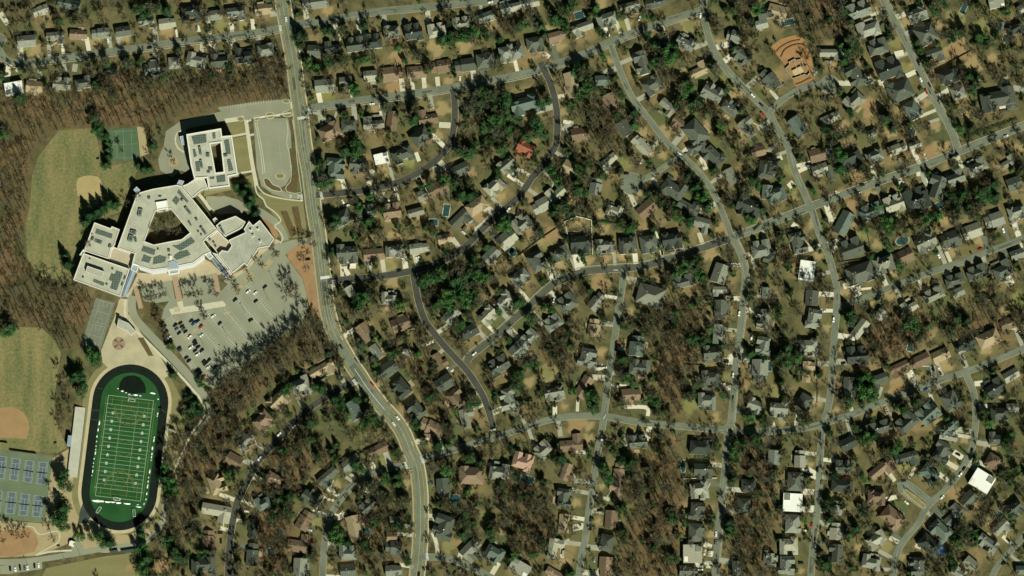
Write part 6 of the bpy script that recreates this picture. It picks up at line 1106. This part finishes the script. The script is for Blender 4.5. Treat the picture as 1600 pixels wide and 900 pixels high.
for o,x,y,r_,h in ev_items:
    o['category']='evergreen tree'; o['group']='evergreen trees'
    shape='pointed' if h>r_*2.05 else 'round'
    if x<400 and y>170 and inpoly(np.array([x]),np.array([y]),SCHOOL_ZONE+[])[0] or (x<300 and y>500):
        n_=min(LM,key=lambda l:math.hypot(l[1]-x,l[2]-y)); school_l.setdefault((SZ(r_)+' '+shape,n_[0]),[]).append((y,x,o))
    else: road_l.append((o,x,y,f"{SZ(r_)} {shape} evergreen",None))
for (d,n_),l in school_l.items():
    l.sort(key=lambda q:q[:2])
    for k,(y,x,o) in enumerate(l): tag(o,f"{d} dark evergreen, {ordinal(k)} from north, beside {n_}")
label_by_road(road_l,lambda d,k,n,e,s,r__: f"{d}, {ordinal(k)} from {e}, on {s} side of {r__}")
def joined(name,protos_,inst,mats,mi_of,kind='stuff',label=None,cat=None):
    """one mesh of many instances: inst = (proto, x, y, z, sx, sy, sz, rz)"""
    VV,FF,MM=[],[],[]; n=0
    for pi,x,y,sx,sy,sz,rz in inst:
        V,F=protos_[pi]; c,s=math.cos(rz),math.sin(rz); X=V*np.array((sx,sy,sz)); W=np.stack([X[:,0]*c-X[:,1]*s+x,X[:,0]*s+X[:,1]*c+y,X[:,2]],1)
        VV.append(W); FF.append(F+n); MM.append(np.full(len(F),mi_of(pi,len(MM)))); n+=len(V)
    o=bpy.data.objects.new(name,raw_mesh(name,np.concatenate(VV),np.concatenate(FF),mats,np.concatenate(MM))); COL.objects.link(o)
    return tag(o,label,cat,None,kind)
rest=[]; mids=[]
for x,y,r_,con in ev[300:]:
    i,(x,y,r2,h,rz,sx)=evparam(x,y,r_,con); q=P(x,y,h*.45); rest.append((i,q.x,q.y,r2*sx,r2/sx,h,rz))
for _ in range(3000):
    if len(mids)>640: break
    x,y=rt.uniform(-10,1610),rt.uniform(-10,910)
    if x<455 and y<520: continue
    if not free(x,y,2.5,6.5,1.2): continue
    i,(x,y,r2,h,rz,sx)=evparam(x,y,rt.uniform(2.6,6.2),0); q=P(x,y,h*.45); mids.append((i,q.x,q.y,r2*sx,r2/sx,h,rz))
# undergrowth evergreens in the yards and woods
for _ in range(1500):
    x,y=rt.uniform(-10,1610),rt.uniform(-10,910)
    if x<455 and y<520 and not (y<140 and x>0): continue
    if not free(x,y,1.5,2,1.1): continue
    r_=rt.uniform(1.0,3.4); q=P(x,y); rest.append((rt.choice((1,3,5,7)),q.x,q.y,r_,r_,r_*rt.uniform(1.1,1.9),rt.uniform(0,6)))
joined('smaller_evergreens',[e[0] for e in ET],mids,LEAVES,lambda p,k:(k*5)%4 if k%3 else 0,'stuff','scattered smaller dark evergreens standing between the houses','evergreens')
joined('evergreen_undergrowth',[e[0] for e in ET],rest,LEAVES,lambda p,k:(k*7)%4,'stuff','low evergreen shrubs and ivy scattered through the yards and woods','undergrowth')
# ---- bare trees in the yards
SHADE=[(300,640),(410,415),(392,436),(368,448),(353,432),(372,455),(428,393),(432,398),(480,395),(478,420),(452,455),(458,450),(448,462),(462,462),(400,405),(470,380),(484,379),(490,381),(318,492),(320,496),(246,490),(250,500),(240,478),(254,515),(262,528),(228,465),(236,464),(244,463),(252,462),(258,461),(292,462),(299,461),(305,460),(311,459),(330,456),(338,460),(271,252),(140,382),(20,832),(5,845),(30,838),(12,826),(40,836),(82,842),(78,800),(84,775),(86,820),(95,640),(98,655),(92,665),(104,620),(100,605),(95,590),(108,600),(190,235),(232,210),(240,220),(255,215),(236,245),(330,275),(110,640),(250,345),(262,340),(256,356),(270,352),(245,362),(266,362),(280,364),(238,358),(112,470),(80,455),(90,462),(215,310),(198,318),(68,452),(108,455)]
yard=[]
cell={}
def spaced(x,y,d):
    k=(int(x//12),int(y//12))
    for a in (-1,0,1):
        for b in (-1,0,1):
            for (u,v) in cell.get((k[0]+a,k[1]+b),()):
                if math.hypot(u-x,v-y)<d: return False
    cell.setdefault(k,[]).append((x,y)); return True
for x,y in SHADE: yard.append((x,y,rt.uniform(1.15,1.3) if 440<x<470 and 440<y<470 else rt.uniform(.78,1.0)))
EDGE=[(345,600),(358,591),(370,584),(382,575),(394,566),(406,557),(418,549),(430,541),(442,533),(455,525),(467,517),(478,509),(490,501),(350,607),(375,592),(398,575),(420,561),(445,544),(470,526),(388,580),(412,562),(436,548),(460,531)]
for x,y in EDGE: yard.append((x,y,rt.uniform(1.05,1.35)))
tries=0
while len(yard)<2250 and tries<40000:
    tries+=1; x,y=rt.uniform(-15,1615),rt.uniform(-15,915)
    if x<460 and 150<y<520: continue
    if not free(x,y,1.8,5.5,1.0) or not spaced(x,y,6.5): continue
    yard.append((x,y,rt.uniform(.65,1.3)))
yard.sort(key=lambda t:-t[2]-(3 if (t[0],t[1]) in set(SHADE) else 0))
bp=[proto_bare(i) for i in range(6)]; b_items=[]
def bset(o,x,y,s_,rz):
    q=P(x,y,7*s_); o.location=(q.x,q.y,0); o.rotation_euler=(0,0,rz); o.scale=(s_,s_,s_*rt.uniform(1.1,1.35)); b_items.append((o,x,y,s_))
spread_copies(bp,[(rt.randrange(6),(x,y,s_,rt.uniform(0,6.28))) for x,y,s_ in yard[:300]],bset)
school_l={}; road_l=[]
for o,x,y,s_ in b_items:
    o['category']='bare tree'; o['group']='bare deciduous trees'
    if x<495 and y>150 and (inpoly(np.array([x]),np.array([y]),SCHOOL_ZONE)[0] or x<300):
        n_=min(LM,key=lambda l:math.hypot(l[1]-x,l[2]-y)); school_l.setdefault(n_[0],[]).append((y,x,o))
    else: road_l.append((o,x,y,'tall bare tree',None))
for n_,l in school_l.items():
    l.sort(key=lambda q:q[:2])
    for k,(y,x,o) in enumerate(l): tag(o,f"leafless grey-brown tree, {ordinal(k)} from north, near {n_}")
label_by_road(road_l,lambda d,k,n,e,s,r__: f"{d}, {ordinal(k)} from {e}, on {s} side of {r__}")
def merged(b):
    (tv,tf),(cv,cf)=b; return np.concatenate([tv,cv]),np.concatenate([tf,cf+len(tv)])
BM=[merged(b) for b in BT]; WM=[merged(b) for b in WT]
inst=[]
for x,y,s_ in yard[300:]:
    q=P(x,y,7*s_); inst.append((rt.randrange(6),q.x,q.y,s_,s_,s_*rt.uniform(1.1,1.35),rt.uniform(0,6.28)))
joined('yard_trees',BM,inst,TWIGS,lambda p,k:k%3,'stuff','mass of smaller leafless trees filling the back yards between houses','trees')
# ---- woods
for name,sp,poly in WOODS:
    sp*=1.1
    xs_=[p[0] for p in poly]; ys_=[p[1] for p in poly]; inst=[]; A=(max(xs_)-min(xs_))*(max(ys_)-min(ys_)); cell={}
    for _ in range(int(A/sp/sp*3.0)):
        x,y=rt.uniform(min(xs_),max(xs_)),rt.uniform(min(ys_),max(ys_))
        if x<-14 or y<-14 or x>1614 or y>914 or not inpoly(np.array([x]),np.array([y]),poly)[0]: continue
        if in_house(x,y,2) or road_gap(x,y)<5 or not spaced(x,y,sp*rt.uniform(.7,1.35)): continue
        s_=rt.uniform(.6,1.15); q=P(x,y,6); inst.append((rt.randrange(4),q.x,q.y,s_,s_,s_,rt.uniform(0,6.28)))
    if inst: joined(name,WM,inst,TWIGS,lambda p,k:(k*5)%3,'stuff',f"leafless winter {name.replace('_',' ')} of close-set bare trunks",'woodland')
# ---- hedges
items=[]
for a,b,w,h in HEDGES:
    pa,pb_=P(*a),P(*b); v=pb_-pa; L=v.length; r_=np.random.default_rng(int(a[0])); V,F=[],[]
    for _ in range(int(L*14)):
        c=np.array((r_.uniform(-L/2,L/2),r_.normal(0,w*S*.28),h*r_.random()**.5)); n_=r_.normal(0,1,3); n_/=np.linalg.norm(n_); t=np.cross(n_,r_.normal(0,1,3)); t/=np.linalg.norm(t); bb=np.cross(n_,t); k=len(V); s_=r_.uniform(.35,.7)
        V+= [c-t*s_,c-bb*s_*.7,c+t*s_,c+bb*s_*.7]; F+=[(k,k+1,k+2),(k,k+2,k+3)]
    o=bpy.data.objects.new('hedge',raw_mesh('hedge',V,F,[LEAVES[int(a[0])%2]],np.zeros(len(F)))); COL.objects.link(o); o.location=(pa+pb_)/2; o.rotation_euler=(0,0,math.atan2(v.y,v.x))
    o['category']='hedge'; o['group']='garden hedges'; items.append((o,(a[0]+b[0])/2,(a[1]+b[1])/2,'clipped dark green hedge row',None))
label_by_road(items,lambda d,k,n,e,s,r__: f"{d}, {ordinal(k)} from {e}, {s} side of {r__}")
# ------------------------------------------------------------------ cars
CP={'k':mat('car_black',(.012,.013,.014),.1,1,.25,3,.5),'w':mat('car_white',(.78,.78,.76),.04,1,.25,3,.5),'d':mat('car_grey',(.11,.115,.12),.08,1,.25,3,.5),'r':mat('car_red',(.33,.03,.025),.1,1,.25,3,.5),'b':mat('car_blue',(.03,.07,.24),.1,1,.25,3,.5)}
CCN={'k':'black','w':'white','d':'dark grey','r':'red','b':'blue'}
CG=mat('car_glass',(.02,.028,.03),.1,1,.1,3,.5); TYRE=mat('tyre_rubber',(.02,.02,.02),.1,1,.9,3); RIM=mat('wheel_rim',(.35,.35,.35),.1,1,.4,3)
def car_meshes(suv):
    L,W_=4.7 if not suv else 4.9,1.85; H=1.45 if not suv else 1.75; out={}
    prof=[(-L/2,.35),(-L/2,.78),(-L/2+.15,.92),(-L*.2,.98),(L*.26,.95),(L/2-.12,.78),(L/2,.55),(L/2,.35)]
    if suv: prof=[(-L/2,.4),(-L/2,1.0),(-L/2+.1,1.08),(-L*.2,1.1),(L*.24,1.05),(L/2-.12,.9),(L/2,.6),(L/2,.4)]
    mb=MB(); ph=CP['k']
    n=len(prof); lft=[(x,-W_/2*(.96 if i in (0,n-1) else 1),z) for i,(x,z) in enumerate(prof)]; rgt=[(x,-y,z) for x,y,z in lft]
    mb.face(lft[::-1][::-1],ph); mb.face(rgt[::-1],ph)
    for i in range(n):
        j=(i+1)%n; mb.face([lft[j],lft[i],rgt[i],rgt[j]],ph)
    # roof panel
    x0,x1=(-L*.30,L*.06) if not suv else (-L*.44,L*.08)
    zb=.95 if not suv else 1.07
    mb.box(((x0+x1)/2,0,H-.06),(x1-x0,1.36,.08),ph)
    out['body']=mb
    gb=MB(); b=[(x0-.55 if not suv else x0-.06,-.82),(x1+.75,-.82),(x1+.75,.82),(x0-.55 if not suv else x0-.06,.82)]; t=[(x0,-.66),(x1,-.66),(x1,.66),(x0,.66)]
    for i in range(4):
        j=(i+1)%4; gb.face([(*b[i],zb-.04),(*b[j],zb-.04),(*t[j],H-.05),(*t[i],H-.05)],CG)
    out['glasshouse']=gb
    return L,W_,out
def wheel_mesh():
    mb=MB(); n=10
    for s_,m in ((-.11,RIM),(.11,RIM)):
        mb.face([(.33*math.cos(k*2*math.pi/n),s_,.33+.33*math.sin(k*2*math.pi/n)) for k in range(n)][::(1 if s_<0 else -1)],m)
    for k in range(n):
        a,b=k*2*math.pi/n,(k+1)*2*math.pi/n
        mb.face([(.33*math.cos(a),-.11,.33+.33*math.sin(a)),(.33*math.cos(b),-.11,.33+.33*math.sin(b)),(.33*math.cos(b),.11,.33+.33*math.sin(b)),(.33*math.cos(a),.11,.33+.33*math.sin(a))],TYRE)
    return mb.mesh('wheel')
WHEEL=wheel_mesh(); CARP={}
def car_proto(c,suv):
    L,W_,parts=car_meshes(suv); o=empty('parked_car'); 
    for nme,mb in parts.items():
        for i,m in enumerate(mb.mats):
            if m is CP['k']: mb.mats[i]=CP[c]
        mb.build(nme,o)
    for x in (-L*.3,L*.3):
        for y in (-W_/2+.1,W_/2-.1):
            w=bpy.data.objects.new('wheel',WHEEL); COL.objects.link(w); w.parent=o; w.location=(x,y,0)
    return o
rc=random.Random(9); seen={}
def car(x,y,ang,c,z=.1):
    suv=rc.random()<.5; k=(c,suv)
    if k in CARP: o=copy_tree(CARP[k])
    else: o=CARP[k]=car_proto(c,suv)
    q=P(x,y,z+.7); o.location=(q.x,q.y,z); o.rotation_euler=(0,0,R(ang)); o.scale=(1.12,1.12,1.05); o['category']='car'; o['group']='parked cars'; return o
items_r,items_d=[],[]
for ck,l in CARS.items():
    ox,oy=CROPS[ck]
    for x,y,a,c in l:
        px,py=ox+x/4,oy+y/4; d,i=nearest(px,py)[:2]; on=d<ROADS[i][3]/2+.5
        o=car(px,py,a+rc.uniform(-4,4)+rc.choice((0,180)),c,.62 if (on and i==0) else (.52 if on else .16)); (items_r if on else items_d).append((o,px,py,f"{CCN[c]} car",None))
label_by_road(items_r,lambda d,k,n,e,s,r_: f"{d} on the street, {ordinal(k)} from {e}, {s} side of {r_}")
label_by_road(items_d,lambda d,k,n,e,s,r_: f"{d} in a driveway, {ordinal(k)} from {e}, {s} side of {r_}")
for lst,ang,txt,z in ((LOTCARS,39,'in the big school parking lot',.1),(SOUTHCARS,98,'in the row at the bottom left corner',.12)):
    g={}
    for x,y,c in lst:
        o=car(x,y,ang+rc.uniform(-3,3)+rc.choice((0,180)),c,z); g.setdefault(c,[]).append((y if ang<60 else x,o))
    for c,l in g.items():
        l.sort(key=lambda q:q[0])
        for k,(t,o) in enumerate(l): tag(o,f"{CCN[c]} car, {ordinal(k)} from the {'north' if ang<60 else 'west'}, {txt}")
# ------------------------------------------------------------------ light, sky, camera
AZ,EL=25.0,41.0                            # sun east of south, elevation
sd=bpy.data.lights.new('sun','SUN'); sd.energy=SUN_E; sd.angle=R(.53); sd.color=(.985,1,.80); so=bpy.data.objects.new('sun',sd); COL.objects.link(so)
v=Vector((math.sin(R(AZ))*math.cos(R(EL)),-math.cos(R(AZ))*math.cos(R(EL)),math.sin(R(EL)))); so.rotation_euler=v.to_track_quat('Z','Y').to_euler(); so.location=v*800
w=bpy.data.worlds.new('World'); scene.world=w; w.use_nodes=True; nt=w.node_tree; bg=nt.nodes['Background']
sk=nt.nodes.new('ShaderNodeTexSky'); sk.sky_type='NISHITA'; sk.sun_disc=False; sk.sun_elevation=R(EL); sk.sun_rotation=R(180-AZ)
mu=nt.nodes.new('ShaderNodeMix'); mu.data_type='RGBA'; mu.blend_type='MULTIPLY'; mu.inputs[0].default_value=1; mu.inputs[7].default_value=(.27,.44,.33,1)
nt.links.new(sk.outputs[0],mu.inputs[6]); nt.links.new(mu.outputs[2],bg.inputs[0]); bg.inputs[1].default_value=SKY_E
cd=bpy.data.cameras.new('camera'); co=bpy.data.objects.new('camera',cd); COL.objects.link(co); co.location=CAM; co.rotation_euler=(TILT,0,0)
cd.sensor_width=36; cd.lens=36*DIST/(1600*S); cd.clip_start=100; cd.clip_end=20000; scene.camera=co
vs=scene.view_settings; vs.view_transform='Standard'; vs.look='None'; vs.gamma=1; vs.exposure=EXPO; vs.use_curve_mapping=False
scene.render.resolution_x=1024; scene.render.resolution_y=576
